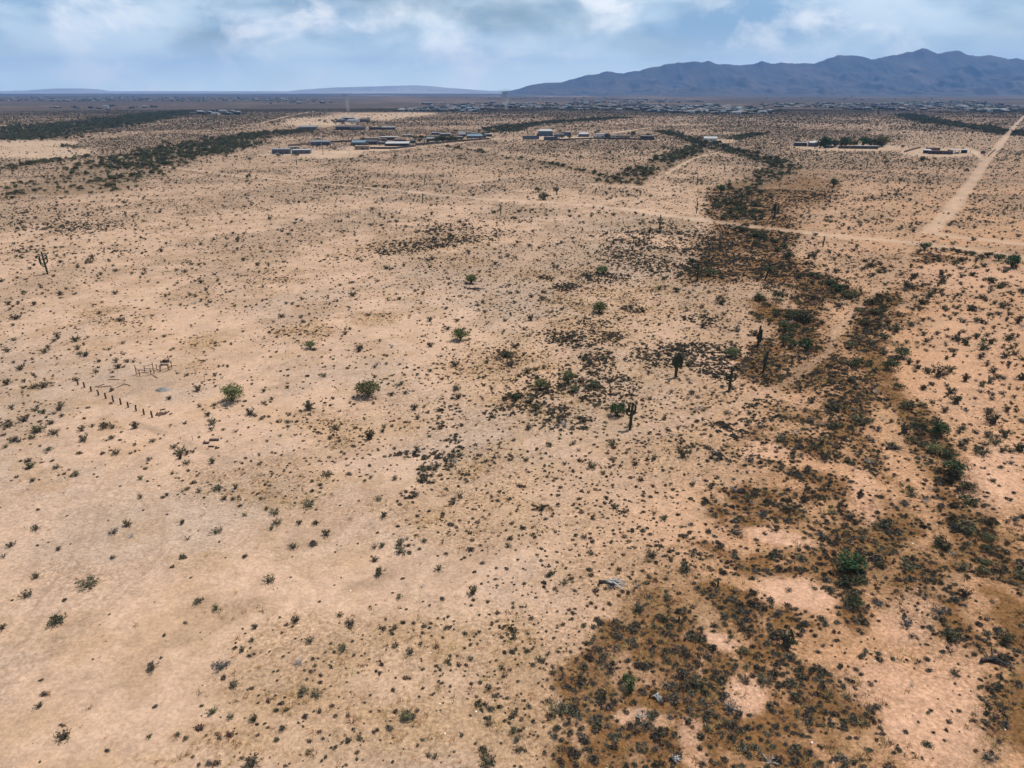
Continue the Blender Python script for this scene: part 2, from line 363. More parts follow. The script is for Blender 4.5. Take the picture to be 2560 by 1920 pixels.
BURS = [  # dense low grey mounds
    (1140, 870, 75, 30, -15, .8), (1290, 838, 85, 34, 0, .85), (1215, 905, 55, 28, 10, .75), (1330, 860, 50, 30, 0, .6), (1180, 830, 70, 25, 0, .7), (1490, 770, 110, 28, 0, .9), (1420, 775, 45, 20, 0, .7), (1560, 800, 70, 20, 0, .6), (1650, 800, 70, 14, 0, .6),
    (970, 905, 32, 24, 0, .75), (968, 975, 30, 40, 10, .75), (900, 986, 42, 9, 0, .7), (918, 1025, 14, 22, 0, .8), (890, 1082, 24, 17, 0, .7), (976, 1140, 14, 18, 0, .7), (1387, 1147, 20, 11, 0, .9),
    (1232, 735, 70, 18, 8, .75), (1300, 715, 45, 18, 25, .7), (1290, 780, 42, 18, 0, .7), (1370, 668, 24, 8, 0, .8), (1225, 620, 32, 8, 0, .7), (1180, 600, 20, 6, 0, .7), (1300, 600, 60, 12, 0, .5), (1090, 768, 26, 10, 0, .5),
    (1400, 570, 110, 25, 5, .35), (1440, 520, 130, 30, 5, .5), (1350, 550, 80, 25, 0, .35), (1520, 690, 40, 12, 0, .4),
    (1550, 915, 36, 9, 0, .7), (1590, 935, 50, 12, 12, .6), (1545, 1000, 34, 10, 0, .6), (1600, 985, 50, 14, 0, .5), (1500, 965, 40, 10, 0, .4), (1660, 900, 60, 12, 0, .55), (1630, 870, 60, 12, 0, .45),
    (1870, 720, 35, 70, 25, .6), (1840, 840, 50, 60, 25, .65), (1780, 930, 55, 30, 0, .65), (1830, 1000, 60, 24, 0, .6), (1700, 960, 50, 12, 0, .4), (1720, 1010, 60, 14, 0, .5),
    (1590, 1065, 40, 14, 10, .7), (1680, 1085, 90, 26, 18, .85), (1640, 1130, 100, 20, 12, .75), (1600, 1180, 100, 22, 12, .65), (1770, 1140, 60, 26, 0, .6), (1730, 1215, 90, 30, 15, .85), (1820, 1270, 50, 50, 20, .95), (1850, 1340, 40, 40, 20, .9), (1520, 1210, 48, 22, 10, .7), (1620, 1230, 60, 20, 0, .7), (1880, 1220, 60, 40, 0, .5),
    (1570, 1310, 50, 26, 10, .7), (1650, 1340, 110, 36, 14, .85), (1750, 1360, 70, 26, 0, .6), (1590, 1380, 60, 40, 0, .8), (1310, 1400, 50, 24, 0, .8), (1340, 1440, 75, 40, 10, .9), (1460, 1410, 80, 40, 10, .85), (1420, 1480, 90, 40, 0, .8),
    (1270, 1490, 50, 60, 0, .85), (1260, 1580, 60, 70, 0, .9), (1380, 1580, 130, 75, 0, .9), (1500, 1480, 90, 40, 0, .8), (1510, 1610, 90, 50, 0, .75), (1620, 1440, 90, 40, 15, .85), (1700, 1480, 90, 45, 15, .75), (1800, 1540, 110, 50, 15, .65), (1660, 1600, 120, 50, 0, .7), (1850, 1440, 60, 40, 0, .45), (1800, 1630, 110, 30, 0, .5),
    (2050, 1380, 50, 90, -25, .5), (2110, 1500, 70, 90, -20, .5), (2170, 1440, 50, 90, -25, .45), (2090, 1150, 40, 100, -28, .45), (2030, 1030, 34, 90, -28, .45),
    (900, 530, 170, 16, -8, .35), (1000, 490, 120, 12, -8, .35), (180, 500, 140, 24, 0, .35), (270, 545, 60, 10, 0, .4), (90, 520, 100, 40, 0, .3), (770, 400, 120, 10, 0, .25),
]
SMALL = [  # scattered small tufts on straw ground
    (1050, 1050, 140, 80, 0, .9), (1230, 1110, 190, 120, 0, .75), (1400, 1050, 160, 120, 0, .65), (1350, 1200, 140, 90, 0, .7), (960, 1150, 120, 60, 0, .6), (1150, 1330, 170, 100, 0, .75), (900, 1450, 230, 120, 0, .6), (1100, 1500, 150, 150, 0, .75), (640, 1450, 170, 90, 0, .5), (660, 1580, 250, 90, 0, .5),
    (700, 930, 80, 60, 0, .7), (760, 980, 120, 60, 0, .6), (420, 1060, 120, 40, 0, .5), (600, 1050, 130, 40, 0, .5), (900, 850, 120, 60, 0, .4), (1060, 800, 160, 40, 0, .7), (1180, 800, 160, 60, 0, .6), (1250, 650, 200, 80, 0, .5), (1400, 700, 160, 80, 0, .4), (1450, 900, 140, 60, 0, .5), (2000, 1500, 180, 160, 0, .5),
    (650, 720, 80, 26, 0, .6), (740, 940, 40, 30, 0, .5), (260, 700, 90, 22, 0, .5), (420, 790, 40, 14, 0, .6), (570, 600, 90, 20, 0, .5), (1900, 1300, 200, 200, 0, .35), (1600, 1000, 200, 100, 0, .35), (1300, 560, 100, 40, 0, .3), (900, 620, 200, 60, 0, .25), (1700, 880, 100, 60, 0, .3), (1100, 650, 150, 60, 0, .3),
]
CREO = [  # bigger bushes per 100 m2
    (2080, 760, 200, 190, 0, 7.5), (2150, 950, 120, 120, 0, 4.5), (2080, 450, 160, 60, 0, 4.5), (1900, 400, 150, 70, 0, 5.0), (1850, 470, 80, 40, 0, 4.5), (1750, 330, 500, 45, 0, 6.5), (1450, 400, 160, 40, 0, 5.5), (1400, 330, 300, 40, 0, 4.0), (1900, 290, 320, 30, 0, 7.0), (1850, 570, 110, 45, 10, 4.0), (1440, 500, 120, 36, 0, 4.5),
    (1780, 560, 90, 40, 0, 4.0), (900, 450, 500, 50, 0, 2.6), (900, 380, 500, 40, 0, 2.8), (700, 290, 600, 26, 0, 5.0), (1100, 280, 500, 26, 0, 6.0), (250, 330, 260, 40, 0, 2.6), (150, 480, 260, 60, 0, 3.2), (200, 390, 200, 40, 0, 3.5), (1000, 520, 260, 40, 0, 2.2), (300, 590, 330, 90, 0, 1.9), (130, 560, 200, 60, 0, 2.4), (700, 600, 300, 90, 0, 1.5), (150, 700, 260, 110, 0, 1.7), (200, 900, 200, 80, 0, 2.6), (330, 940, 120, 40, 0, 3.0), (120, 870, 150, 60, 0, 2.0),
    (560, 1050, 190, 90, 0, 1.7), (860, 1200, 130, 110, 0, 1.5), (1700, 660, 130, 70, 0, 2.2), (1780, 900, 90, 190, 15, 2.5), (1950, 1000, 150, 190, -20, 2.4), (2000, 1300, 150, 160, -20, 2.4), (2120, 1450, 120, 200, -20, 2.6), (1700, 1250, 200, 100, 0, 1.2), (2150, 1250, 80, 120, 0, 2.5), (2190, 1560, 60, 120, 0, 2.2),
    (1900, 230, 800, 14, 0, 5.0), (1000, 245, 800, 14, 0, 4.0), (350, 265, 420, 18, 0, 3.5),
]
def zc(L): return [((1500 + x / 1.803) / K, (1000 + y / 1.803) / K) for x, y in L]
ZONES = [zc([(0, 1010), (220, 1030), (330, 970), (420, 970), (480, 1050), (560, 1100), (640, 1130), (690, 1080), (560, 950), (470, 880), (500, 850), (620, 860), (700, 850), (730, 900), (1000, 1010), (1000, 1040), (850, 1040), (800, 1090), (940, 1180), (1050, 1230), (1120, 1270), (1250, 1380), (1280, 1440), (1200, 1520), (1050, 1440), (960, 1500), (1050, 1800), (-180, 1800), (-210, 1560), (-170, 1400), (-200, 1250), (-120, 1130), (-60, 1050)]),
    zc([(330, 680), (420, 650), (560, 720), (640, 800), (740, 830), (960, 800), (1050, 900), (1060, 990), (1110, 1060), (1190, 1060), (1220, 960), (1190, 830), (1230, 780), (1330, 750), (1400, 640), (1480, 600), (1420, 540), (1280, 480), (1180, 480), (1100, 540), (1050, 620), (1000, 640), (820, 650), (700, 640), (640, 660), (640, 720), (560, 660), (440, 640)]),
    zc([(500, 560), (470, 460), (560, 400), (640, 370), (760, 420), (900, 480), (950, 540), (870, 570), (740, 530), (760, 560), (640, 630), (560, 590)]),
    zc([(640, 300), (700, 270), (840, 330), (860, 420), (980, 460), (1130, 450), (1120, 370), (960, 310), (900, 300), (780, 280)]),
    zc([(850, 190), (880, 130), (1000, 160), (1050, 100), (1100, 10), (1260, 50), (1160, 130), (1240, 210), (1280, 310), (1220, 350), (1140, 260), (1060, 220), (900, 230)]),
    zc([(1400, 20), (1480, 40), (1560, 130), (1600, 260), (1700, 400), (1740, 470), (1800, 560), (1790, 650), (1900, 760), (1930, 900), (1800, 830), (1640, 660), (1560, 560), (1500, 420), (1430, 180)]),
    zc([(1390, 760), (1500, 720), (1560, 830), (1640, 860), (1620, 960), (1760, 1080), (1740, 1180), (1810, 1200), (1700, 1240), (1590, 1180), (1480, 1060), (1380, 1000), (1420, 900)]),
    zc([(1620, 1320), (1760, 1290), (1960, 1200), (2100, 1500), (1960, 1640), (1800, 1520), (1690, 1460)]),
    [(1520, 425), (1600, 392), (1700, 370), (1815, 392), (1795, 440), (1705, 452), (1730, 505), (1700, 545), (1770, 590), (1850, 625), (1800, 655), (1700, 622), (1620, 602), (1480, 612), (1500, 560), (1545, 500)],
    zc([(600, -120), (700, -220), (800, -320), (860, -420), (960, -500), (1010, -440), (960, -300), (1060, -220), (1150, -100), (1300, 30), (1180, 20), (1050, -60), (900, -40), (760, -60)]),
]
def inzone(U, V, n1, n5):
    out = np.zeros_like(U); m = (V > 350) & (U > 1050)
    if not m.any(): return out
    u = U[m] + 60 * (n1[m] - .5) * (V[m] / 1200) + 40 * (n5[m] - .5); v = V[m] + 44 * (n5[m] - .5) * (V[m] / 1200) + 30 * (n1[m] - .5); best = np.zeros_like(u)
    for P in ZONES:
        ins = np.zeros(u.shape, bool); dist = np.full(u.shape, 1e9)
        for (ax, ay), (bx, by) in zip(P, P[1:] + P[:1]):
            c = (ay > v) != (by > v)
            with np.errstate(divide='ignore', invalid='ignore'): ins ^= c & (u < (bx - ax) * (v - ay) / (by - ay) + ax)
            dx, dy = bx - ax, by - ay; t = np.clip(((u - ax) * dx + (v - ay) * dy) / (dx * dx + dy * dy + 1e-9), 0, 1)
            dist = np.minimum(dist, np.hypot(u - ax - t * dx, (v - ay - t * dy) * 1.4))
        best = np.maximum(best, sst(-22, 26, np.where(ins, dist, -dist)))
    out[m] = best; return out
WROADS = [(smooth_line(p), w) for p, w in ROADS]
WTRACKS = [(smooth_line(p), w) for p, w in TRACKS]
WWASH = [(smooth_line(p, 4), w, b) for p, w, b in WASH]
YARDS = [(705, 333, 75, 9), (640, 330, 60, 6), (800, 320, 70, 7), (1560, 305, 40, 5), (1230, 299, 90, 4), (2030, 330, 90, 10, 0), (1830, 320, 120, 6), (790, 252, 110, 9), (690, 262, 90, 10), (880, 246, 60, 4), (90, 330, 130, 14), (60, 310, 120, 7)]

def fields(X, Y):
    """everything known about the desert floor at (X, Y)"""
    R = np.hypot(X, Y)
    U, V = pix(X, Y)
    n1 = fbm(X, Y, 7, 4, 21); n2 = fbm(X, Y, 32, 4, 22); n3 = fbm(X, Y, 150, 4, 23)
    a = sst(90, 260, R); b = sst(400, 1100, R)
    nz = n1 * (1 - a) + n2 * a * (1 - b) + n3 * b
    road = np.zeros_like(X)
    for p, w in WROADS: road = np.maximum(road, stroke(X, Y, p, w, 0.45, nz, 0.35))
    trk = np.zeros_like(X); rut = np.zeros_like(X)
    for p, w in WTRACKS:
        t_ = stroke(X, Y, p, w * 1.3, 0.6, nz, 0.3); trk = np.maximum(trk, t_)
        rut = np.maximum(rut, np.clip(stroke(X, Y, p, 1.05, 0.3, nz, .1) - stroke(X, Y, p, .55, 0.35, nz, .1), 0, 1))
    wash = np.zeros_like(X); wbr = np.zeros_like(X)
    for p, w, br in WWASH:
        s = stroke(X, Y, p, w, 0.5, nz, 0.9); wash = np.maximum(wash, s); wbr = np.maximum(wbr, s * br)
    f = dict(rut=rut, R=R, U=U, V=V, nz=nz, n1=n1, n2=n2, n3=n3, road=road, trk=trk, wash=wash, wbr=wbr)
    n5 = fbm(X, Y, 3.0, 3, 26); f['n5'] = n5
    f['pink'] = ell(U, V, PINK, nz, 0.5, 0.4)
    f['zone'] = inzone(U, V, n1, n5) * (1 - f['pink'])
    q = U - (1375 + np.where(V < 1320, (1320 - V) * 0.772, (1320 - V) * .32)) + (260 * (n2 - .5) + 150 * (n1 - .5)) * (V / 1300); wd = 150 + 780 * sst(900, 1250, V)
    f['side'] = sst(-60, 70, q) * (1 - sst(.7, 1.15, q / wd)) * (V > 540) * (1 - f['pink']) * (.08 + 1.0 * sst(.42, .60, n1)) * (.3 + .9 * sst(.40, .58, n2))
    f['brown'] = np.maximum(np.maximum(.5 * f['side'], np.maximum(0.55 * ell(U, V, BROWN, nz, 0.7, 0.5), wbr)), 0.85 * f['zone'])
    f['ochre'] = ell(U, V, OCHRE, nz, 0.8, 0.6)
    f['yard'] = ell(U, V, YARDS, nz, 0.2, 0.25)
    return f

# ------------------------------------------------------------------ ground
def build_ground():
    az = np.concatenate([np.linspace(-180, -60, 18)[:-1], np.linspace(-60, -41, 40)[:-1], np.linspace(-41, 41, 740), np.linspace(41, 60, 40)[1:], np.linspace(60, 180, 18)[1:]])
    az = np.radians(az)[:-1]
    vv = np.linspace(1990, HOR + 30, 610)
    rr = CAMZ / np.tan(PITCH + np.arctan((vv - CY) / F))
    far = np.geomspace(rr[-1] * 1.02, 22500, 110)
    rr = np.concatenate([[4, 12, 20, 28, 36, 42], rr[rr > 44], far])
    A, Rr = np.meshgrid(az, rr)
    X = (Rr * np.sin(A)).ravel(); Y = (Rr * np.cos(A)).ravel()
    f = fields(X, Y)
    R, nz, n1, n2, n3 = f['R'], f['nz'], f['n1'], f['n2'], f['n3']
    n4 = fbm(X, Y, 700, 4, 24); n5 = f['n5']; n6 = fbm(X, Y, 3000, 4, 29)
    Z = hgt(X, Y) - 0.05 * f['trk'] - 0.10 * f['road'] * (R < 1500)
    sand = np.array([0.495, 0.330, 0.225]); grey = np.array([0.385, 0.290, 0.222]); oran = np.array([0.495, 0.270, 0.146]); pinkc = np.array([0.53, 0.318, 0.210])
    ochre = np.array([0.34, 0.21, 0.100]); brown = np.array([0.165, 0.080, 0.029]); roadc = np.array([0.475, 0.335, 0.232]); dark = np.array([0.12, 0.105, 0.070]); trackc = np.array([0.42, 0.290, 0.210])
    def mix(c, d, t): return c * (1 - t[:, None]) + d * t[:, None]
    col = np.tile(sand, (X.size, 1))
    col = mix(col, grey, 0.75 * sst(0.46, 0.66, 0.5 * n2 + 0.5 * n3))
    side = sst(1150, 1900, f['U'] + 0.45 * (f['V'] - 900)) * (1 - sst(500, 1500, R))
    col = mix(col, oran, 0.92 * side)
    col = mix(col, np.array([0.41, 0.285, 0.195]), 0.6 * sst(300, 1200, R))
    col = mix(col, ochre, 0.30 * sst(0.52, 0.68, n1) * (1 - sst(600, 1400, R)))
    col = mix(col, ochre, 0.85 * f['ochre'] * (0.45 + 0.8 * sst(0.35, 0.65, n1)).clip(0, 1))
    col = mix(col, np.array([0.285, 0.190, 0.122]), (.16 + .55 * sst(.42, .62, .55 * n2 + .45 * n1)) * sst(130, 360, R) * (1 - sst(1200, 2500, R)))
    col = mix(col, np.array([0.27, 0.165, 0.09]), .40 * sst(.50, .68, n5) * (.25 + .75 * side) * (1 - sst(300, 700, R)))
    scuff = sst(.56, .72, fbm(X * .8 + Y * .6, (-X * .6 + Y * .8) * 3.2, 16, 4, 33)); col = mix(col, np.array([0.33, 0.215, 0.135]), .45 * scuff * (1 - sst(500, 1200, R)))
    col = mix(col, brown, (1.3 * f['brown'] * (0.32 + 0.42 * sst(0.33, 0.58, n1) + .6 * sst(.34, .60, n5))).clip(0, 0.97))
    col = mix(col, pinkc, 0.85 * f['pink'])
    col = mix(col, dark, 0.72 * f['wash'] * sst(250, 900, R))
    # the far plain: scrub too fine to tell apart, with paler flats
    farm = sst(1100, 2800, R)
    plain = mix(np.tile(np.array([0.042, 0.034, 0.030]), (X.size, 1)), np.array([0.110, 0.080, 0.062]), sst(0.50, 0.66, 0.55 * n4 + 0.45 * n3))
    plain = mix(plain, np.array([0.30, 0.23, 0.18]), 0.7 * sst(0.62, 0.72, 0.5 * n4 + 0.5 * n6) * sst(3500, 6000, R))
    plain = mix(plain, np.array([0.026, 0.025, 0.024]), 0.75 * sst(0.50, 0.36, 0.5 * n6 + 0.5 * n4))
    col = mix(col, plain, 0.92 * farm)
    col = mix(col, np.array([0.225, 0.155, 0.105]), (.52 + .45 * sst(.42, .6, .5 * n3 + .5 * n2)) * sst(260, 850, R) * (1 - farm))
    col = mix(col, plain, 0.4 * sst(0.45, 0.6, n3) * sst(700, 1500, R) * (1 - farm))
    col = mix(col, np.array([0.45, 0.32, 0.22]), 0.8 * f['yard'])
    col = mix(col, trackc * 1.03, 0.30 * f['trk'])
    col = mix(col, np.array([0.33, 0.215, 0.135]), 0.40 * f['rut'])
    col = mix(col, roadc, 0.55 * f['road'])
    # added smudge strips, a darker tint in the ground colour beside the old fence
    for p, w in (([(245, 985), (290, 915), (325, 925), (350, 935)], 0.9), ([(398, 955), (430, 968), (498, 998)], 1.0)):
        s = stroke(X, Y, p[-3:], w, 0.25, nz, 0.25)
        col = mix(col, np.array([0.26, 0.18, 0.12]), 0.40 * s)
    col *= (0.97 * (0.86 + 0.28 * n5))[:, None]
    grit = np.clip(0.42 + 0.25 * sst(.4, .6, n2) + 0.9 * f['ochre'] + 0.9 * f['brown'] + 0.45 * side - 0.4 * f['road'] - 0.3 * f['pink'], 0.15, 1.3)
    na, nr = len(az), len(rr)
    idx = np.arange(na * nr).reshape(nr, na)
    a0 = idx[:-1, :]; a1 = np.roll(idx, -1, axis=1)[:-1, :]; b0 = idx[1:, :]; b1 = np.roll(idx, -1, axis=1)[1:, :]
    quads = np.stack([a0, b0, b1, a1], axis=-1).reshape(-1, 4)[:, ::-1]
    quads = np.ascontiguousarray(quads[:, ::-1])
    me = bpy.data.meshes.new('desert_ground')
    nv = X.size + 1
    co = np.zeros((nv, 3)); co[:-1, 0] = X; co[:-1, 1] = Y; co[:-1, 2] = Z
    tri = np.stack([np.full(na, nv - 1), idx[0], np.roll(idx[0], -1)], axis=1)
    me.vertices.add(nv); me.vertices.foreach_set('co', co.ravel())
    nl = quads.size + tri.size
    me.loops.add(nl); me.loops.foreach_set('vertex_index', np.concatenate([quads.ravel(), tri.ravel()]).astype(np.int32))
    me.polygons.add(len(quads) + len(tri))
    me.polygons.foreach_set('loop_start', np.concatenate([np.arange(len(quads)) * 4, quads.size + np.arange(len(tri)) * 3]).astype(np.int32))
    me.polygons.foreach_set('use_smooth', np.ones(len(quads) + len(tri), dtype=bool))
    me.update(); me.validate()
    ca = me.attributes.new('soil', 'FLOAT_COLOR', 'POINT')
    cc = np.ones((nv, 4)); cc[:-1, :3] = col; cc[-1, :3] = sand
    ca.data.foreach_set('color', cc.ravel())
    ga = me.attributes.new('grit', 'FLOAT', 'POINT'); gg = np.full(nv, 0.4); gg[:-1] = grit; ga.data.foreach_set('value', gg)
    m = bpy.data.materials.new('desert_soil'); m.use_nodes = True; nt = m.node_tree; b = nt.nodes['Principled BSDF']
    b.inputs['Roughness'].default_value = 0.95; b.inputs['Specular IOR Level'].default_value = 0.08
    N = nt.nodes.new; Lk = nt.links.new
    at1 = N('ShaderNodeAttribute'); at1.attribute_name = 'soil'
    at2 = N('ShaderNodeAttribute'); at2.attribute_name = 'grit'
    tcn = N('ShaderNodeTexCoord')
    def noise(sc, det, ro=0.6):
        n = N('ShaderNodeTexNoise'); n.inputs['Scale'].default_value = sc; n.inputs['Detail'].default_value = det; n.inputs['Roughness'].default_value = ro
        Lk(tcn.outputs['Object'], n.inputs['Vector']); return n.outputs['Fac']
    def rng(x, a, bb, c, d, cl=True):
        n = N('ShaderNodeMapRange'); n.clamp = cl
        for k, v in zip(('From Min', 'From Max', 'To Min', 'To Max'), (a, bb, c, d)): n.inputs[k].default_value = v
        Lk(x, n.inputs['Value']); return n.outputs[0]
    def mth(op, x, y):
        n = N('ShaderNodeMath'); n.operation = op
        for i, q in enumerate((x, y)):
            if isinstance(q, (int, float)): n.inputs[i].default_value = q
            else: Lk(q, n.inputs[i])
        return n.outputs[0]
    fine = noise(2.2, 8, 0.80); mid = noise(0.55, 5, 0.6); lg = noise(0.09, 5, 0.6)
    g1 = rng(fine, 0.32, 0.68, -0.62, 0.42); g1 = mth('MULTIPLY', g1, at2.outputs['Fac'])
    g2 = rng(mid, 0.35, 0.65, -0.09, 0.09); g3 = rng(lg, 0.35, 0.65, -0.07, 0.07)
    tot = mth('ADD', mth('ADD', g1, g2), mth('ADD', g3, 1.0))
    mul = N('ShaderNodeVectorMath'); mul.operation = 'SCALE'
    Lk(at1.outputs['Color'], mul.inputs[0]); Lk(tot, mul.inputs['Scale'])
    # grit leans to straw-brown where it is dark
    mx = N('ShaderNodeMix'); mx.data_type = 'RGBA'; mx.inputs['B'].default_value = (0.20, 0.115, 0.05, 1)
    k = mth('MULTIPLY', rng(noise(1.3, 5, 0.7), 0.50, 0.68, 0.0, 0.60), at2.outputs['Fac'])
    Lk(k, mx.inputs['Factor']); Lk(mul.outputs[0], mx.inputs['A'])
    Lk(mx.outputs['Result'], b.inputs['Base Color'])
    bm = N('ShaderNodeBump'); bm.inputs['Distance'].default_value = 0.10; bm.inputs['Strength'].default_value = 0.7
    Lk(mth('ADD', fine, mth('MULTIPLY', mid, 1.5)), bm.inputs['Height']); Lk(bm.outputs[0], b.inputs['Normal'])
    me.materials.append(m)
    o = bpy.data.objects.new('desert_ground', me); C.objects.link(o); tag(o, kind='structure')
    return o
build_ground()

# ------------------------------------------------------------------ mountains and far mesas
def range_mesh(name, prof, dist, depth_f, depth_b, m, seed, spur=0.5, apron=0.0):
    us = np.array([p[0] for p in prof], float) * K; vs_ = np.array([p[1] for p in prof], float) * K
    nu = 640; u = np.linspace(us[0], us[-1], nu); v = np.interp(u, us, vs_)
    el = np.arctan2((CY - v), F)  # relative to the axis
    zc = dist
    top = CAMZ + (HOR - v) / F * dist * math.cos(PITCH) ** 2
    x = (u - CX) / F * (dist * math.cos(PITCH))
    jag = (110 * (fbm(x, x * 0, 420, 4, seed, .6) - 0.5)) * min(1, 13500 / dist) * np.clip(top / 250, .4, 1) * (1 if dist < 15000 else .15)
    top = np.maximum(top + jag, 2)
    ts = np.concatenate([np.linspace(-1, 0, 80), np.linspace(0, 1, 14)[1:]])
    V = []
    for t in ts:
        d = dist + (depth_f * t if t < 0 else depth_b * t)
        xx = x * (1 + (d - dist) / dist * 0.35)
        yy = np.full(nu, d)
        s = 1 - abs(t)
        base = s ** 1.25 * (1 - apron) + apron * s ** 3
        ridg = 1 - np.abs(2 * fbm(xx, yy * 0.55, 1300, 4, seed + 3) - 1) * 1.6
        k = 1 - spur * (1 - abs(s) ** 3) * np.clip(1 - ridg, 0, 1)
        z = top * base * (k if s < 1 else 1) + (0 if s == 1 else (0.60 * top * (np.abs(2 * fbm(xx, yy * .45, 620, 5, seed + 8, .6) - 1) - .28)) * min(1, 3.2 * s * (1 - s)))
        if abs(t) == 1: z = np.full(nu, -6.0)
        V += list(zip(xx.tolist(), yy.tolist(), z.tolist()))
    fs = []
    for i in range(len(ts) - 1):
        for j in range(nu - 1):
            a = i * nu + j; fs.append((a, a + 1, a + nu + 1, a + nu))
    me = bpy.data.meshes.new(name); me.from_pydata(V, [], fs); me.materials.append(m); me.polygons.foreach_set('use_smooth', [True] * len(fs)); me.update()
    return link(name, me)
PROF = [(1085, 198), (1110, 195), (1130, 190), (1145, 184), (1165, 181), (1190, 177), (1212, 177), (1245, 169), (1265, 163), (1290, 160), (1312, 156), (1345, 158), (1385, 148), (1420, 146), (1460, 140), (1500, 137), (1525, 134), (1548, 142), (1600, 145), (1622, 138), (1640, 131), (1668, 141), (1700, 138), (1750, 136), (1775, 130), (1800, 122), (1838, 118), (1870, 126), (1905, 121), (1935, 117), (1955, 113), (1976, 106), (2010, 116), (2030, 112), (2052, 110), (2075, 118), (2110, 121), (2140, 122), (2162, 128), (2180, 124), (2205, 132), (2260, 140), (2330, 134), (2430, 150), (2560, 165), (2700, 195)]
r1 = range_mesh('mountain_range', PROF, 13500, 4200, 3000, M['mtn'], 41, 1.0, 0.5); tag(r1, kind='structure')
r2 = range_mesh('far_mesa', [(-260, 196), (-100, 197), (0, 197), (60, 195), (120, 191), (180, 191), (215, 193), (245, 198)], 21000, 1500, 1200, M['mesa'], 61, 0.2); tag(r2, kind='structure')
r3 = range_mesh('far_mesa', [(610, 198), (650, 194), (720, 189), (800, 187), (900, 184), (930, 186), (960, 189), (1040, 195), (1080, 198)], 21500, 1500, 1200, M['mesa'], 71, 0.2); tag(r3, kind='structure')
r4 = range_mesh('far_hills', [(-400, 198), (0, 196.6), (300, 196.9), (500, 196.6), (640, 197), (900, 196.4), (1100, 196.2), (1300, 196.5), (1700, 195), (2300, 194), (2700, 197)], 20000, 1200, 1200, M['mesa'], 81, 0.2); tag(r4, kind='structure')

# ------------------------------------------------------------------ plants: meshes shared by all of a kind
def dome(b, R, rx, ry, h, m=0, cx=0.0, cy=0.0):
    n = 7; rings = []
    for zf, rf in ((-.04, .92), (.35, 1.0), (.72, .74), (.97, .3)):
        rings.append([(cx + math.cos(6.283 * j / n + zf) * rx * rf * R.uniform(.82, 1.15), cy + math.sin(6.283 * j / n + zf) * ry * rf * R.uniform(.82, 1.15), h * zf) for j in range(n)])
    k = len(b.v)
    for r in rings: b.v.extend(r)
    for i in range(3):
        for j in range(n): b.f.append((k + i * n + j, k + i * n + (j + 1) % n, k + (i + 1) * n + (j + 1) % n, k + (i + 1) * n + j)); b.m.append(m)
    b.f.append(tuple(k + 3 * n + j for j in range(n))); b.m.append(m)
def bush_mesh(name, R, leafm, nstem=13, nleaf=170, rad=1.0, h=1.0, lsz=0.085, upright=0.75, core=.30):
    b = MB(); tips = []
    if core: dome(b, R, rad * core, rad * core, h * .5, 1)
    for i in range(nstem):
        t = 2 * math.pi * (i + R.random()) / nstem; sp = R.uniform(0.25, 1.0); hh = h * R.uniform(0.55, 1.0) * (1 - 0.35 * sp * sp)
        p1 = (math.cos(t) * rad * sp * 0.45, math.sin(t) * rad * sp * 0.45, hh * 0.5); p2 = (math.cos(t) * rad * sp, math.sin(t) * rad * sp, hh)
        b.tube([(math.cos(t) * 0.05, math.sin(t) * 0.05, -0.05), p1, p2], [0.022, 0.016, 0.006], 3, 1); tips.append((p1, p2))
    for i in range(nleaf):
        p1, p2 = R.choice(tips); k = R.random() ** 0.8 * 1.05
        q = [p1[j] * (1 - k) + p2[j] * k + R.gauss(0, 0.09 * rad) for j in range(3)]
        q[2] = max(0.04, q[2]); b.leaf(q, lsz * R.uniform(0.7, 1.7), R, 0, 0.36)
    return b.mesh(name, [leafm, M['twig']])
def mound_mesh(name, R, leafm, n=150, lsz=0.11, h=0.72):
    b = MB(); el_ = R.uniform(.7, 1.0)
    lump = [(R.uniform(-0.36, 0.36), R.uniform(-0.36, 0.36) * el_, R.uniform(0.42, 0.78)) for _ in range(4)]
    for cx, cy, cr in lump: dome(b, R, cr * .5, cr * .5, cr * h * .75, 1, cx, cy)
    for i in range(n):
        cx, cy, cr = R.choice(lump); t = R.uniform(0, 2 * math.pi); z = R.random() ** .8; rr = math.sqrt(1 - z * z) * cr
        d = Vector((math.cos(t) * rr / cr, math.sin(t) * rr / cr, z * 1.1 + .15)) + Vector((R.gauss(0, .3), R.gauss(0, .3), R.gauss(0, .3))); d.normalize()
        k = R.uniform(.6, 1.0); p = Vector((cx + math.cos(t) * rr * k, cy + math.sin(t) * rr * k, z * cr * h * 1.2 * k + .03)); l = lsz * R.uniform(.9, 2.2)
        w_ = d.cross(Vector((R.gauss(0, 1), R.gauss(0, 1), R.gauss(0, 1)))).normalized() * l * .34
        b.face([tuple(p - d * l * .5), tuple(p + w_), tuple(p + d * l), tuple(p - w_)], 0)
    return b.mesh(name, [leafm, M['twig']])
def dead_mesh(name, R, m, n=9, rad=1.0, h=0.9):
    b = MB()
    for i in range(n):
        t = 2 * math.pi * (i + R.random()) / n; sp = R.uniform(0.4, 1); hh = h * R.uniform(0.4, 1.0)
        p = Vector((math.cos(t) * rad * sp * 0.5, math.sin(t) * rad * sp * 0.5, hh * 0.55)); q = Vector((math.cos(t + R.uniform(-.4, .4)) * rad * sp, math.sin(t + R.uniform(-.4, .4)) * rad * sp, hh))
        b.tube([(0, 0, -0.05), p, q], [0.055, 0.04, 0.012], 4)
        for k in range(2): b.tube([p, p + (q - p) * 0.5 + Vector((R.gauss(0, .25), R.gauss(0, .25), R.uniform(0, .3)))], [0.03, 0.008], 3)
    return b.mesh(name, [m])
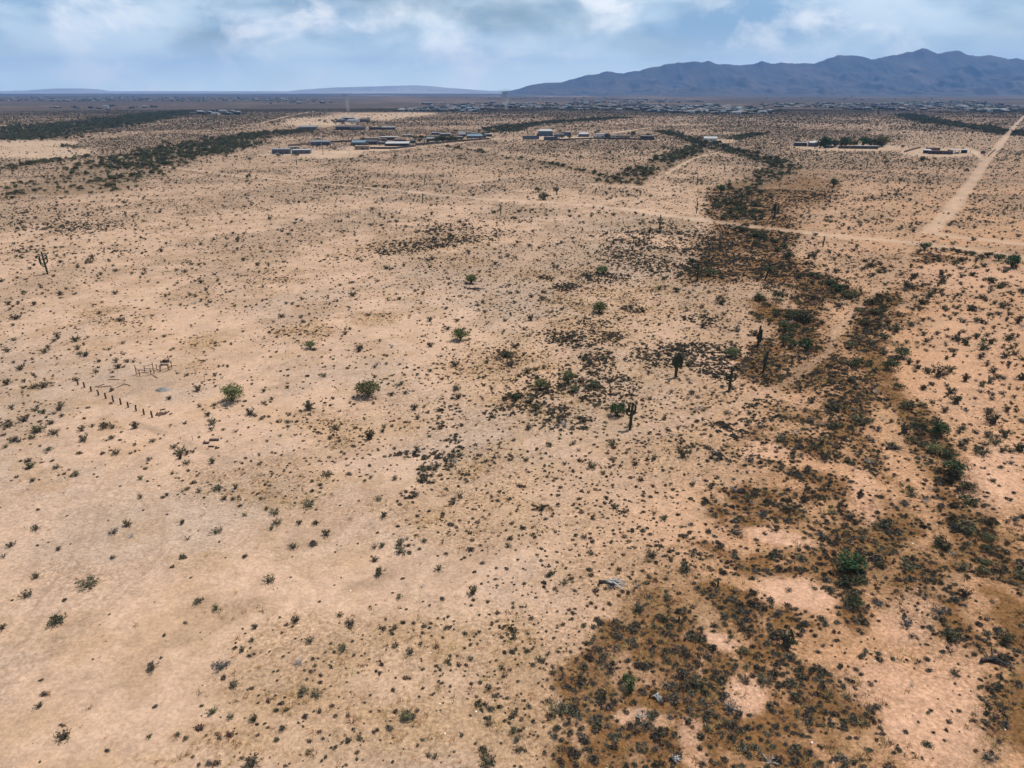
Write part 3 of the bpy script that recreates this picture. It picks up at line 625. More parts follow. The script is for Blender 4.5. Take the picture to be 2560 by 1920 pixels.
def tuft_mesh(name, R, n=16):
    b = MB()
    for i in range(n):
        t = R.uniform(0, 6.28); r0 = R.uniform(0, 0.6); x, y = math.cos(t) * r0, math.sin(t) * r0; l = R.uniform(0.2, 0.7); hh = R.uniform(0.25, 0.75)
        a = t + R.uniform(-1, 1); w = 0.05
        b.face([(x - math.sin(a) * w, y + math.cos(a) * w, 0), (x + math.sin(a) * w, y - math.cos(a) * w, 0), (x + math.cos(a) * l, y + math.sin(a) * l, hh)])
    return b.mesh(name, [M['dry']])
RR = random.Random(3)
CREO_M = [bush_mesh('creosote_bush', RR, M['creo'], nstem=12 + i, nleaf=250 + 25 * (i % 3), lsz=.10, rad=1.0, h=0.95 + 0.12 * (i % 4)) for i in range(7)]
BURS_M = [mound_mesh('bursage_mound', RR, M['burs'], n=190 + 15 * (i % 3), h=0.62 + 0.06 * (i % 3)) for i in range(6)]
WEED_M = [mound_mesh('brown_weed', RR, M['weed'], n=60, lsz=.17, h=.7) for i in range(4)]
BLUE_M = [bush_mesh('saltbush', RR, M['blue'], nstem=15, nleaf=230, rad=0.95, h=0.85, lsz=0.09) for i in range(3)]
DEAD_M = [dead_mesh('dead_shrub', RR, M['deadb'] if i % 3 else M['dead'], n=7 + i) for i in range(5)]
TUFT_M = [tuft_mesh('dry_grass_tuft', RR) for i in range(4)]
def stone_mesh(R):
    b = MB(); n = 6
    b.tube([(0, 0, -0.1), (R.gauss(0, .05), 0, 0.25), (0, R.gauss(0, .1), 0.55)], [0.7, 0.85, 0.3], n); return b.mesh('pale_stone', [M['stone']])
STONE_M = [stone_mesh(RR) for _ in range(3)]

def crown_mesh(R, leafm, clumps=26, per=44, w=1.0, h=0.75, z0=0.45, lsz=0.085):
    b = MB(); cs = []
    for i in range(clumps):
        t = R.uniform(0, 6.28); z = R.uniform(-0.55, 1.0); rr = math.sqrt(max(0, 1 - z * z * 0.85)) * R.uniform(0.35, 1.0)
        cs.append((math.cos(t) * rr * w * R.uniform(.8, 1.1), math.sin(t) * rr * w * R.uniform(.8, 1.1), z0 + h * (0.5 + 0.5 * z)))
    for c in cs:
        s = R.uniform(0.14, 0.27)
        for k in range(per): b.leaf((c[0] + R.gauss(0, s), c[1] + R.gauss(0, s), max(0.06, c[2] + R.gauss(0, s * 0.75))), lsz * R.uniform(0.6, 1.6), R, 0, 0.42)
    return b.mesh('crown', [leafm]), cs
def trunk_mesh(R, cs, z0, r=0.09):
    b = MB()
    for i, c in enumerate(cs):
        if i % 2: continue
        m_ = (c[0] * 0.3 + R.gauss(0, .05), c[1] * 0.3 + R.gauss(0, .05), max(0.12, c[2] * 0.45))
        b.tube([(R.gauss(0, .03), R.gauss(0, .03), -0.06), m_, c], [r * 0.8, r * 0.42, 0.012], 5)
    b.tube([(0, 0, -0.08), (0.02, 0, z0 * 0.5), (0.0, 0.03, z0 * 0.8)], [r * 1.4, r, r * 0.7], 6)
    return b.mesh('trunk', [M['bark']])
def tree_set(leafm, n, **kw):
    out = []
    for i in range(n):
        cr, cs = crown_mesh(RR, leafm, **kw); out.append((cr, trunk_mesh(RR, cs, kw.get('z0', 0.45))))
    return out
PV_T = tree_set(M['pv'], 4, clumps=30, per=56, h=0.95, z0=0.35)
PVB_T = tree_set(M['pvb'], 3, clumps=28, per=48, h=0.95, z0=0.35)
MSQ_T = tree_set(M['mesq'], 5, clumps=22, per=26, h=0.8, z0=0.25, lsz=0.11)
def plant_tree(name, kinds, x, y, rad, label, cat='tree', group=None, tall=1.0):
    cr, tk = kinds[rnd.randrange(len(kinds))]
    e = empty(name, (x, y, hz(x, y)), rnd.uniform(0, 6.28)); e.scale = (rad, rad, rad * tall)
    link('trunk', tk, e); link('crown', cr, e)
    return tag(e, label, cat, group)

LAND = []   # landmarks for labels: phrase, x, y
ORD = ['nearest', 'second nearest', 'third nearest', 'fourth nearest', 'fifth nearest', 'sixth nearest', 'seventh nearest', 'eighth nearest', 'ninth nearest', 'tenth nearest',
       'eleventh nearest', 'twelfth nearest', 'thirteenth nearest', 'fourteenth nearest', 'fifteenth nearest', 'sixteenth nearest', 'seventeenth nearest', 'eighteenth nearest', 'nineteenth nearest', 'twentieth nearest']
for i, w in enumerate(['twenty-first', 'twenty-second', 'twenty-third', 'twenty-fourth', 'twenty-fifth', 'twenty-sixth', 'twenty-seventh', 'twenty-eighth', 'twenty-ninth', 'thirtieth']): ORD.append(w + ' nearest')

# ------------------------------------------------------------------ saguaros
def saguaro(u, v, hpx, arms, label, lean=0.0, thick=1.0, name='saguaro_cactus', phrase=None):
    x, y = at(u, v); s = slant(x, y); dep = math.atan2(CAMZ, math.hypot(x, y))
    H = hpx / F * s / math.cos(dep) * 1.02
    r = (0.20 + 0.018 * H) * thick
    e = empty(name, (x, y, hz(x, y)))
    def col(path, rads, nm):
        b = MB(); b.tube(path, rads, 18, 0, 0.16); return b.obj(nm, M['sag'], e)
    n = 9; P = [(lean * H * (i / n) ** 1.4, 0, -0.1 + (H - 0.1) * i / n) for i in range(n + 1)]
    Rd = [r * (0.86 + 0.14 * math.sin(math.pi * min(1, i / n + 0.1))) for i in range(n + 1)]
    top = P[-1]
    P += [(top[0], 0, top[2] + r * 0.6), (top[0], 0, top[2] + r * 0.95)]; Rd += [r * 0.66, r * 0.12]
    col(P, Rd, 'trunk')
    for (az, z0, out, z1) in arms:   # bearing (0 = right in the photo), height of the elbow, reach, height of the tip as parts of H
        ca, sa = math.cos(math.radians(az)), math.sin(math.radians(az)); ar = r * 0.72
        lx = lean * H * z0 ** 1.4; o = out * H
        pts = [(lx, 0, z0 * H), (lx + ca * o * .55, sa * o * .55, z0 * H + o * .05), (lx + ca * o * .9, sa * o * .9, z0 * H + o * .30), (lx + ca * o, sa * o, z0 * H + o * .75),
               (lx + ca * o * 1.02, sa * o * 1.02, (z0 * H + o * .75 + z1 * H) / 2), (lx + ca * o * 1.0, sa * o, z1 * H - ar), (lx + ca * o, sa * o, z1 * H - ar * .3), (lx + ca * o, sa * o, z1 * H)]
        col(pts, [ar * .8, ar * .95, ar, ar, ar, ar * .92, ar * .62, ar * .1], 'arm')
    tag(e, label, 'cactus', 'saguaros standing on the desert')
    if phrase: LAND.append((phrase, x, y))
    return e
saguaro(1575, 1073, 64, [(175, .52, .16, .80), (160, .66, .10, .93), (5, .56, .12, .66), (20, .64, .13, .90)], 'tall saguaro with upturned arms, right beside the small green tree', .045, phrase='tall saguaro')
saguaro(1689, 942, 58, [(180, .45, .16, .80), (170, .5, .09, .9), (10, .42, .19, .84), (30, .55, .12, .95), (200, .4, .1, .6)], 'bushy many-armed saguaro at the left end of the dark shrub patch', .05, 1.2, phrase='bushy many-armed saguaro')
saguaro(1823, 975, 55, [(180, .42, .17, .75), (5, .40, .19, .73), (60, .45, .12, .82), (150, .5, .09, .65)], 'candelabra saguaro on bare sand, arms raised evenly on both sides', .03, 1.0, phrase='candelabra saguaro on bare sand')
saguaro(1908, 930, 50, [(200, .45, .07, .72)], 'slim leaning saguaro with one short arm, right of the candelabra saguaro', .09, .95, phrase='slim leaning saguaro')
saguaro(1894, 868, 48, [(0, .2, .10, .84), (180, .35, .08, .62)], 'saguaro of two close parallel columns among wash shrubs', .02, 1.0, phrase='saguaro of two parallel columns')
saguaro(1914, 697, 33, [(10, .5, .1, .72)], 'crooked leaning saguaro behind the shrubs of the wash', .2, 1.0, phrase='crooked leaning saguaro')
saguaro(1743, 703, 41, [(180, .35, .17, .62), (5, .4, .2, .7), (170, .5, .1, .8)], 'saguaro with low side arms left of a round grey-green tree', .0, 1.0, phrase='saguaro with low side arms')
saguaro(2057, 617, 23, [(185, .3, .15, .55)], 'lone short-armed saguaro near the far right corner of the lot', .04, 1.0, phrase='lone saguaro by the far lane')
saguaro(1935, 546, 36, [(180, .35, .16, .75), (5, .35, .18, .8), (170, .5, .08, .9)], 'thick-armed saguaro in the brown grass of the wash beyond the lane', 0, 1.15, phrase='thick-armed saguaro in brown grass')
saguaro(1741, 533, 28, [(190, .4, .12, .6)], 'thin saguaro at the left edge of the brown wash', .02, .9)
saguaro(1743, 459, 23, [], 'bare single-column saguaro beyond the left side of the brown wash', 0, .9)
saguaro(1810, 432, 17, [(0, .4, .12, .7)], 'small far saguaro above the brown wash', 0, .9)
saguaro(1649, 569, 30, [(180, .35, .1, .7), (0, .4, .12, .78)], 'saguaro with two tight arms at the far left corner of the lot', .02, 1.0, phrase='saguaro with two tight arms')
saguaro(1622, 598, 27, [(0, .5, .08, .75)], 'thin saguaro just in front of the two-armed saguaro at the lot far corner', .03, .85)
saguaro(1252, 535, 21, [(180, .4, .12, .7)], 'small saguaro in dark scrub left of the far lot corner', 0, 1.0)
saguaro(1057, 509, 24, [], 'straight saguaro column beside the sandy lane on the left plain', 0, .9, phrase='straight saguaro column')
saguaro(1062, 461, 15, [(0, .4, .15, .7)], 'far small saguaro behind the sandy lane', 0, .9)
saguaro(1392, 487, 25, [(180, .35, .14, .7), (0, .4, .16, .72)], 'stout two-armed saguaro in the scrub of the side wash', 0, 1.2)
saguaro(1440, 338, 15, [(180, .4, .1, .6)], 'distant saguaro rising behind the blue compound', 0, 1.2)
saguaro(742, 412, 12, [], 'tiny distant saguaro left of the utility pole', 0, 1.2)
saguaro(120, 688, 46, [(175, .45, .18, .82), (165, .35, .26, .74), (10, .5, .13, .9)], 'lone saguaro on the open plain at the left edge', -.05, .95, phrase='lone saguaro at the left edge')
saguaro(2166, 422, 15, [], 'far single saguaro on the scrub plain left of the dirt road', .02, 1.0)
saguaro(2014, 393, 14, [(0, .4, .12, .7)], 'far small saguaro below the green trees of the homestead', 0, 1.0)
saguaro(1794, 1468, 17, [], 'black stubby young cactus post amid the dark mounds right of the near lot corner', 0, .55, 'young_saguaro', phrase='stubby young cactus')
saguaro(1697, 1553, 13, [], 'low stubby young cactus below the near lot corner', .02, .6, 'young_saguaro')
saguaro(2071, 1220, 18, [], 'pale young saguaro column among grey mounds on the right', 0, .5, 'young_saguaro')

# ------------------------------------------------------------------ trees that can be told apart
def tree(u, v, wpx, kind, label, tall=1.0, phrase=None, name=None, cat='tree', group='green desert trees'):
    x, y = at(u, v); rad = wpx / F * slant(x, y) / 2.35
    k = dict(p=PV_T, b=PVB_T, m=MSQ_T)[kind]
    plant_tree(name or dict(p='palo_verde_tree', b='palo_verde_tree', m='mesquite_tree')[kind], k, x, y, rad, label, cat, group, tall)
    if phrase: LAND.append((phrase, x, y))
tree(582, 1003, 62, 'p', 'round olive palo verde on pale sand right of the ruined pen', phrase='palo verde near the pen')
tree(922, 989, 64, 'p', 'broad olive palo verde standing alone on sand left of centre', phrase='lone broad palo verde')
tree(1152, 850, 48, 'p', 'palo verde with a dark shadow, farther back above the lone broad one', phrase='palo verde farther back')
tree(1497, 782, 44, 'p', 'rounded palo verde on open sand in the middle of the lot', phrase='palo verde mid lot')
tree(1508, 686, 32, 'p', 'dark small palo verde behind the middle of the lot', phrase='dark small palo verde')
tree(1178, 708, 34, 'p', 'grey-green palo verde growing over a heap of dead branches', phrase='palo verde over dead branches')
tree(776, 872, 28, 'p', 'sparse little palo verde on sand near the far left line')
tree(1420, 958, 36, 'p', 'upright pale green tree rising from the dark shrub patch', 1.5, phrase='pale upright green tree')
tree(1350, 972, 36, 'p', 'grey-green tree at the left of the dark shrub patch', 1.1)
tree(1290, 1000, 30, 'm', 'low blue-green bush tree at the shrub patch left tip', .8)
tree(1340, 1030, 40, 'm', 'dark round bush at the bottom of the shrub patch', .85)
tree(1484, 968, 32, 'm', 'dark round bush at the right of the shrub patch', .85)
tree(1435, 978, 34, 'm', 'blue-green bush below the pale green tree', .8)
tree(1542, 1040, 44, 'b', 'small green tree with a visible trunk left of the tall saguaro', 1.25, phrase='small green tree')
tree(1830, 893, 38, 'p', 'round pale bush tree on the top edge of the dark shrub patch', .9, phrase='round pale bush tree')
tree(1573, 1722, 44, 'b', 'vivid green little tree alone in the dark mounds at the bottom', 1.2, phrase='vivid green little tree')
tree(2124, 1428, 72, 'b', 'largest vivid green tree among grey mounds on the lower right', .95, phrase='largest vivid green tree')
tree(2152, 1456, 36, 'm', 'dark grey-green bush just below the largest vivid green tree', .8)
tree(2134, 1512, 46, 'm', 'olive bush below the vivid green tree on dark mounds', .7)
tree(1859, 1628, 28, 'm', 'small olive bush in the middle of the lower right mounds', .8)
tree(2348, 1090, 46, 'b', 'vivid green tree at the bend of the right wash', 1.0, phrase='green tree at wash bend')
tree(2335, 1130, 38, 'p', 'grey-green bush tree just below the vivid green tree of the wash', .7)
tree(2388, 1184, 56, 'b', 'dull green spreading tree lower down the right wash', .85, phrase='dull green wash tree')
tree(2370, 1140, 40, 'm', 'dark bush between the two green wash trees', .8)
tree(2421, 1222, 42, 'm', 'dark bush below the dull green wash tree', .75)
tree(2415, 1255, 46, 'm', 'wide dark bush at the right wash centre', .7)
tree(2311, 626, 30, 'm', 'dark round bush at the start of the shrub row by the lane junction', 1.0, phrase='round bush by the lane junction')
tree(2254, 892, 40, 'm', 'green-grey bush right of the lot line among creosote', 1.0)
tree(2213, 850, 30, 'm', 'dark bush right of the lot line bend', .9)
i0 = 0
wash_spots = [(1774, 690, 40), (1690, 730, 24), (1800, 757, 32), (1900, 750, 30), (2014, 803, 42), (1961, 822, 38), (1941, 789, 28), (1979, 792, 26), (2014, 876, 42), (1985, 868, 30), (2091, 728, 30), (2111, 726, 28), (2130, 744, 34), (2075, 711, 26), (2050, 697, 24), (2030, 690, 22), (1945, 629, 24), (1969, 646, 32), (1941, 608, 22), (1960, 622, 22), (1827, 533, 34), (1802, 480, 30), (1855, 496, 24), (2083, 467, 26), (1850, 515, 26), (1790, 520, 22), (1815, 505, 26), (1357, 500, 30), (1390, 478, 16), (1345, 480, 22), (2530, 670, 40), (2495, 652, 24), (2470, 645, 22), (2360, 630, 18), (2395, 636, 18), (2430, 640, 18), (2450, 646, 16), (1700, 690, 22), (1660, 700, 20), (1730, 660, 22)]
bushlab = ['dark mesquite in the brown wash inside the lot', 'mesquite of the wash beyond the far lane', 'shrub in the row along the lane right of the junction', 'dark mesquite beside the sandy lane left of the far corner']
def nearest_land(x, y):
    return min(LAND, key=lambda L: math.hypot(L[1] - x, L[2] - y))
pending = []
for (u, v, w) in wash_spots:
    x, y = at(u, v)
    if u > 2340: k = 2
    elif v < 560 and u > 1700: k = 1
    elif u < 1500: k = 3
    else: k = 0
    pending.append((k, u, v, w, x, y))
cnt = {}
for k, u, v, w, x, y in sorted(pending, key=lambda p: (p[0], -p[2])):
    cnt[k] = cnt.get(k, 0) + 1
    nth = ['nearest', 'second', 'third', 'fourth', 'fifth', 'sixth', 'seventh', 'eighth', 'ninth', 'tenth', 'eleventh', 'twelfth', 'thirteenth', 'fourteenth', 'fifteenth', 'sixteenth', 'seventeenth', 'eighteenth', 'nineteenth', 'twentieth', 'twenty-first', 'twenty-second', 'twenty-third', 'twenty-fourth'][cnt[k] - 1]
    plant_tree('mesquite_tree', MSQ_T if rnd.random() < .85 else PVB_T, x, y, w / F * slant(x, y) / 2.3, f'{bushlab[k]}, {nth} counted from the front', 'tree', 'mesquites along the washes', rnd.uniform(.75, 1.05))

# ------------------------------------------------------------------ ruined pen, posts, timber
MPX = lambda u, v: slant(*at(u, v)) / F
def zq(x, y): return (130 + x / 4.424, 850 + y / 4.424)
def gp(x, y):
    p = at(*zq(x, y)); return Vector((p[0], p[1], hz(*p)))
e = empty('pipe_pen', gp(1080, 360))
base = e.location.copy()
posts = [(935, 382, 95), (972, 397, 58), (1028, 347, 58), (1098, 387, 62), (1132, 375, 115), (1162, 330, 58), (1206, 352, 62), (1212, 287, 58), (1292, 248, 75), (1328, 315, 78), (1285, 322, 48)]
pts = []
for (zx, zy, hp) in posts:
    p = gp(zx, zy); hh = hp / 4.424 * MPX(*zq(zx, zy)) / 0.93
    b = MB(); b.tube([p - base - Vector((0, 0, .1)), p - base + Vector((rnd.gauss(0, .03), 0, hh))], [.085, .08], 8); b.obj('post', M['rust'], e); pts.append((p - base, hh))
for i, j, k in ((0, 1, .35), (0, 1, .75), (0, 2, .45), (2, 4, .5), (2, 4, .85), (1, 3, .5), (1, 3, .85), (4, 5, .35), (5, 6, .8), (5, 6, .15), (6, 9, .25), (7, 8, .3), (7, 8, .8), (7, 6, .6), (8, 9, .6), (9, 10, .4), (4, 3, .5)):
    (p, h1), (q, h2) = pts[i], pts[j]; b = MB(); b.tube([p + Vector((0, 0, h1 * k)), q + Vector((0, 0, h2 * k))], [.06, .06], 6); b.obj('rail', M['rust'], e)
p, q = pts[7][0], pts[8][0]; b = MB(); c = (p + q) / 2; b.box(c.x - .9, c.x + .9, c.y - .5, c.y + .5, .55, .75); b.box(c.x - .3, c.x + .8, c.y - .4, c.y + .3, .75, 1.1); b.obj('feed_trough', M['deadb'], e)
tag(e, 'ruined rusty pipe pen with leaning rails in the left corner of the lot', 'pen'); LAND.append(('ruined pipe pen', base.x, base.y))
fp = [(290, 500), (360, 530), (435, 570), (515, 610), (597, 648), (680, 683), (764, 715), (845, 747), (932, 785), (1020, 825), (1110, 860)]
for i, (zx, zy) in enumerate(fp):
    p = gp(zx, zy); hh = 1.3 + rnd.uniform(-.12, .15)
    b = MB(); b.tube([(0, 0, -.15), (rnd.gauss(0, .03), 0, hh * .6), (rnd.gauss(0, .05), rnd.gauss(0, .05), hh)], [.17, .165, .155], 8)
    o = b.obj('fence_post', M['wood'], None, p)
    nth = ['first', 'second', 'third', 'fourth', 'fifth', 'sixth', 'seventh', 'eighth', 'ninth', 'tenth', 'eleventh'][i]
    tag(o, f'{nth} dark wooden fence post from the left end of the post row', 'post', 'row of old fence posts')
LAND.append(('row of fence posts', gp(680, 683).x, gp(680, 683).y))
def timber(x0, y0, x1, y1, lab, w=.22, h=.10, m='wood', name='timber_plank', z=0.0, cat='plank'):
    p, q = gp(x0, y0), gp(x1, y1); b = MB(); off = Vector((0, 0, h / 2 + z)); b.bar(p - p + off, q - p + off, w, h); o = b.obj(name, M[m], None, p)
    tag(o, lab, cat, 'loose timber on the sand')
timber(620, 440, 742, 441, 'plank lying level on the sand below the pen')
timber(475, 527, 580, 492, 'left plank of two leaning toward each other by the posts')
timber(500, 528, 655, 512, 'long plank crossing low beside the second fence posts')
timber(710, 535, 800, 490, 'plank slanting up to the right below the pen')
timber(790, 485, 865, 506, 'short plank meeting the slanting plank at its upper end')
timber(1115, 392, 1165, 421, 'short plank leaning down right just below the pen')
timber(1228, 360, 1322, 322, 'thin rail fallen on the sand right of the pen', .1, .1)
timber(1310, 283, 1378, 281, 'rail lying flat at the right end of the pen', .12, .1)
for i, (a, bb, c, d) in enumerate([(1150, 838, 1168, 806), (1165, 838, 1205, 800), (1182, 848, 1222, 808), (1208, 835, 1240, 808), (1230, 832, 1262, 795), (1250, 826, 1298, 792), (1198, 780, 1255, 768), (1298, 828, 1330, 816)]):
    timber(a, bb, c, d, ['leftmost short log', 'second log from the left', 'third log from the left', 'fourth log from the left', 'fifth log from the left', 'rightmost long log', 'log lying apart above', 'small log lying apart on the right'][i] + ' of the scattered log pile by the posts', .2, .2, 'wood', 'fence_log', 0, 'log')
for i, (a, bb, c, d) in enumerate([(1745, 1103, 1845, 1101), (1740, 1114, 1845, 1112), (1675, 1137, 1740, 1138), (1672, 1146, 1735, 1147), (1730, 1180, 1790, 1184), (1805, 1206, 1850, 1194)]):
    timber(a, bb, c, d, ['upper dark railway tie', 'second dark railway tie', 'third dark railway tie on the left', 'fourth dark railway tie on the left', 'lone dark tie below', 'small dark tie lying farthest right'][i] + ' of the dark tie heap', .3, .22, 'deadb', 'railway_tie', 0, 'railway tie')
for i, (a, bb, c, d) in enumerate([(640, 545, 690, 540), (632, 580, 680, 560), (645, 560, 690, 556), (655, 538, 668, 572)]):
    timber(a, bb, c, d, ['top', 'lowest', 'middle', 'crosswise'][i] + ' dark board of the little heap between posts and planks', .22, .12, 'deadb', 'dark_board', 0.12 * i, 'board')
p = gp(1225, 555); b = MB(); R2 = random.Random(5); n = 12
ring = [[(math.cos(6.283 * j / n) * r * (1.5 + R2.uniform(-.3, .3)), math.sin(6.283 * j / n) * r * (1.0 + R2.uniform(-.2, .2)), z) for j in range(n)] for r, z in ((1.1, .02), (.75, .35 + .05), (.4, .62))]
for a in range(2):
    for j in range(n): b.face([ring[a][j], ring[a][(j + 1) % n], ring[a + 1][(j + 1) % n], ring[a + 1][j]])
b.face(ring[2]); o = b.obj('tarp_heap', M['tarp'], None, p); tag(o, 'grey tarp heap slumped on the sand left of the olive palo verde', 'tarp')
p = gp(1692, 462); b = MB(); b.tube([(0, 0, -.2), (.05, 0, 1.9)], [.045, .04], 6); b.bar((-.9, -.3, .08), (.05, 0, .08), .09, .09); o = b.obj('marker_pole', M['rust'], None, p); tag(o, 'thin rusty pole standing alone between the pen and the palo verde', 'pole')
p = at(*zq(1555, 1105)); b = MB(); b.tube([(0, 0, -.2), (.02, 0, 1.0)], [.04, .035], 6); o = b.obj('survey_stake', M['wood'], None, (p[0], p[1], hz(*p))); tag(o, 'thin wooden stake at the upper end of the dark smudge strip', 'stake')
p = at(633, 1146); b = MB(); b.tube([(0, 0, -.2), (0, 0, 1.1)], [.05, .045], 8); o = b.obj('survey_stake', M['white'], None, (p[0], p[1], hz(*p))); tag(o, 'white survey stake on the near left lot line', 'stake')

# fallen bleached tree near the near corner
def fallen(u, v, wpx, label, R, flip=1, m='dead'):
    x, y = at(u, v); L = wpx / F * slant(x, y); e = empty('fallen_tree', (x, y, hz(x, y)))
    b = MB(); b.tube([(-.5 * L, 0, .30), (-.2 * L, .02 * L, .28), (.1 * L, .05 * L, .2)], [.17 * L / 3, .14 * L / 3, .10 * L / 3], 8); b.tube([(-.46 * L, 0, .0), (-.52 * L, -.05 * L, .55)], [.22 * L / 3, .16 * L / 3], 7); b.obj('trunk', M['deadb'], e)
    for i in range(15):
        a = R.uniform(-.75, .75); s = R.uniform(-.35, .0) * L; l = R.uniform(.4, .75) * L; z = R.uniform(.15, .5)
        pth = [(s, 0, .25)]; cx, cy = s, 0.0
        for k in range(4):
            a += R.gauss(0, .3); cx += math.cos(a) * l / 4; cy += math.sin(a) * l / 4 * flip; pth.append((cx, cy, max(.06, z * (1 - k * .15) + R.gauss(0, .06))))
        b = MB(); b.tube(pth, [r_ * (.55 + .45 * wpx / 62) for r_ in (.11, .095, .075, .05, .025)], 6); b.obj('branch', M[m], e)
    tag(e, label, 'dead tree'); return e
fallen(1532, 1458, 62, 'fallen dead tree with bleached white branches inside the near lot corner', random.Random(12)); LAND.append(('fallen bleached tree', *at(1532, 1458)))
fallen(2238, 1122, 40, 'fallen dark branchy trunk on pink sand left of the right wash', random.Random(13), 1, 'deadb')
fallen(1640, 1745, 30, 'pale dead branch tangle right of the vivid green little tree', random.Random(14))
fallen(1690, 1905, 26, 'bleached dead branches on the bottom edge amid mounds', random.Random(15))
fallen(2490, 1655, 60, 'dark fallen branch across the right mounds', random.Random(16), -1, 'deadb')
fallen(1190, 722, 40, 'heap of dead branches under the grey-green palo verde', random.Random(17), 1, 'deadb')

# ------------------------------------------------------------------ houses and yards of the middle distance
def house(name, u, v, wpx, hpx, label, wall='stuccg', roof='roofg', style='flat', dep=0.7, turn=0.0, cat='house', wins=3, storey2=False, group=None):
    x, y = at(u, v); s = slant(x, y); w = wpx / F * s; h = max(2.6, hpx / F * s * 1.0); d = max(4.0, w * dep)
    e = empty(name, (x, y, 0.0), turn + math.atan2(-x, y) * 0.4)
    b = MB(); b.box(-w / 2, w / 2, 0, d, -.3, h); b.obj('wall', M[wall], e)
    b = MB(); ov = .35
    if style == 'flat':
        b.box(-w / 2 - .12, w / 2 + .12, -.12, d + .12, h + .004, h + .35)
    elif style == 'shed':
        k = len(b.v); pts_ = [(-w / 2 - ov, -ov * 2, h + .02), (w / 2 + ov, -ov * 2, h + .02), (w / 2 + ov, d + ov, h + .9), (-w / 2 - ov, d + ov, h + .9)]
        b.face(pts_); b.face([(a, c, z + .18) for a, c, z in pts_][::1])
        for i in range(4):
            p0, p1 = pts_[i], pts_[(i + 1) % 4]; b.face([p0, p1, (p1[0], p1[1], p1[2] + .18), (p0[0], p0[1], p0[2] + .18)])
    else:
        rh = min(2.2, d * .25); x0, x1, y0, y1 = -w / 2 - ov, w / 2 + ov, -ov, d + ov; hip = w * .18 if style == 'hip' else 0
        r0, r1 = (x0 + hip, (y0 + y1) / 2, h + rh), (x1 - hip, (y0 + y1) / 2, h + rh)
        a, bb, c, dd = (x0, y0, h + .01), (x1, y0, h + .01), (x1, y1, h + .01), (x0, y1, h + .01)
        b.face([a, bb, r1, r0]); b.face([c, dd, r0, r1]); b.face([bb, c, r1]); b.face([dd, a, r0]); b.face([dd, c, bb, a])
    b.obj('roof', M[roof], e)
    b = MB(); b.box(-.5, .5, -.05, .05, .0, 2.1); o = b.obj('door', M['brick'], e); o.location = (w * .08, -.03, 0)
    for i in range(wins):
        fx = (i + .5) / wins - .5
        if abs(fx * w - w * .08) < 1.2: fx += 1.6 / w
        b = MB(); b.box(-.7, .7, -.04, .04, 0, 1.2); o = b.obj('window', M['glass'], e); o.location = (fx * w, -.03, 1.0)
    return tag(e, label, cat, group)
def wall_run(u0, v0, u1, v1, h, label, m='brick', name='yard_wall', t=.3):
    p = at(u0, v0); q = at(u1, v1); b = MB(); b.bar((0, 0, h / 2 - .15), (q[0] - p[0], q[1] - p[1], h / 2 - .15), t, h + .3)
    n = max(2, int(math.hypot(q[0] - p[0], q[1] - p[1]) / 6))
    o = b.obj(name, M[m], None, (p[0], p[1], 0)); tag(o, label, 'wall', 'yard walls and fences round the far houses', 'thing'); return o
def z8(x, y): return 660 + x / 11.06, 340 + y / 11.06
def z4(x, y): return 640 + x / 3.687, 300 + y / 3.687
def z5(x, y): return 1240 + x / 3.687, 300 + y / 3.687
def z6(x, y): return 1960 + x / 7.373, 340 + y / 7.373
def z7(x, y): return 2280 + x / 12.29, 360 + y / 12.29
def hb(zf, x0, x1, y0, y1, *a, **k):
    u0, v0 = zf(x0, y0); u1, v1 = zf(x1, y1); return house('desert_house', (u0 + u1) / 2, v1, u1 - u0, max(5, (v1 - v0) * .8), *a, **k)
hb(z8, 255, 690, 360, 495, 'long grey metal workshop behind three parked cars', 'stuccg', 'roofg', 'shed', .5)
hb(z8, 800, 1250, 380, 490, 'grey block house with dark doorway right of the metal workshop', 'stuccg', 'roofw', 'flat', .6)
hb(z8, 700, 960, 340, 372, 'low white-roofed shed behind the grey block house', 'stucco', 'roofw', 'flat', .4, wins=1)
hb(z8, 1310, 1570, 150, 268, 'blue-grey gabled house at the left end of the long yard wall', 'stuccb', 'roofg', 'gable', .7)
hb(z8, 1590, 1815, 150, 255, 'blue-grey house wing with a pale roof joined to the yard wall', 'stuccb', 'roofg', 'gable', .8)
wall_run(720, 366, 779, 361, 2.2, 'brown wall running from the sheds to the blue-grey house')
wall_run(824, 357, 862, 354, 2.0, 'dark wall right of the blue-grey house', 'stuccd')
wall_run(862, 357, 915, 352.5, 2.0, 'dark wall at the top of the crowded compound', 'stuccd')
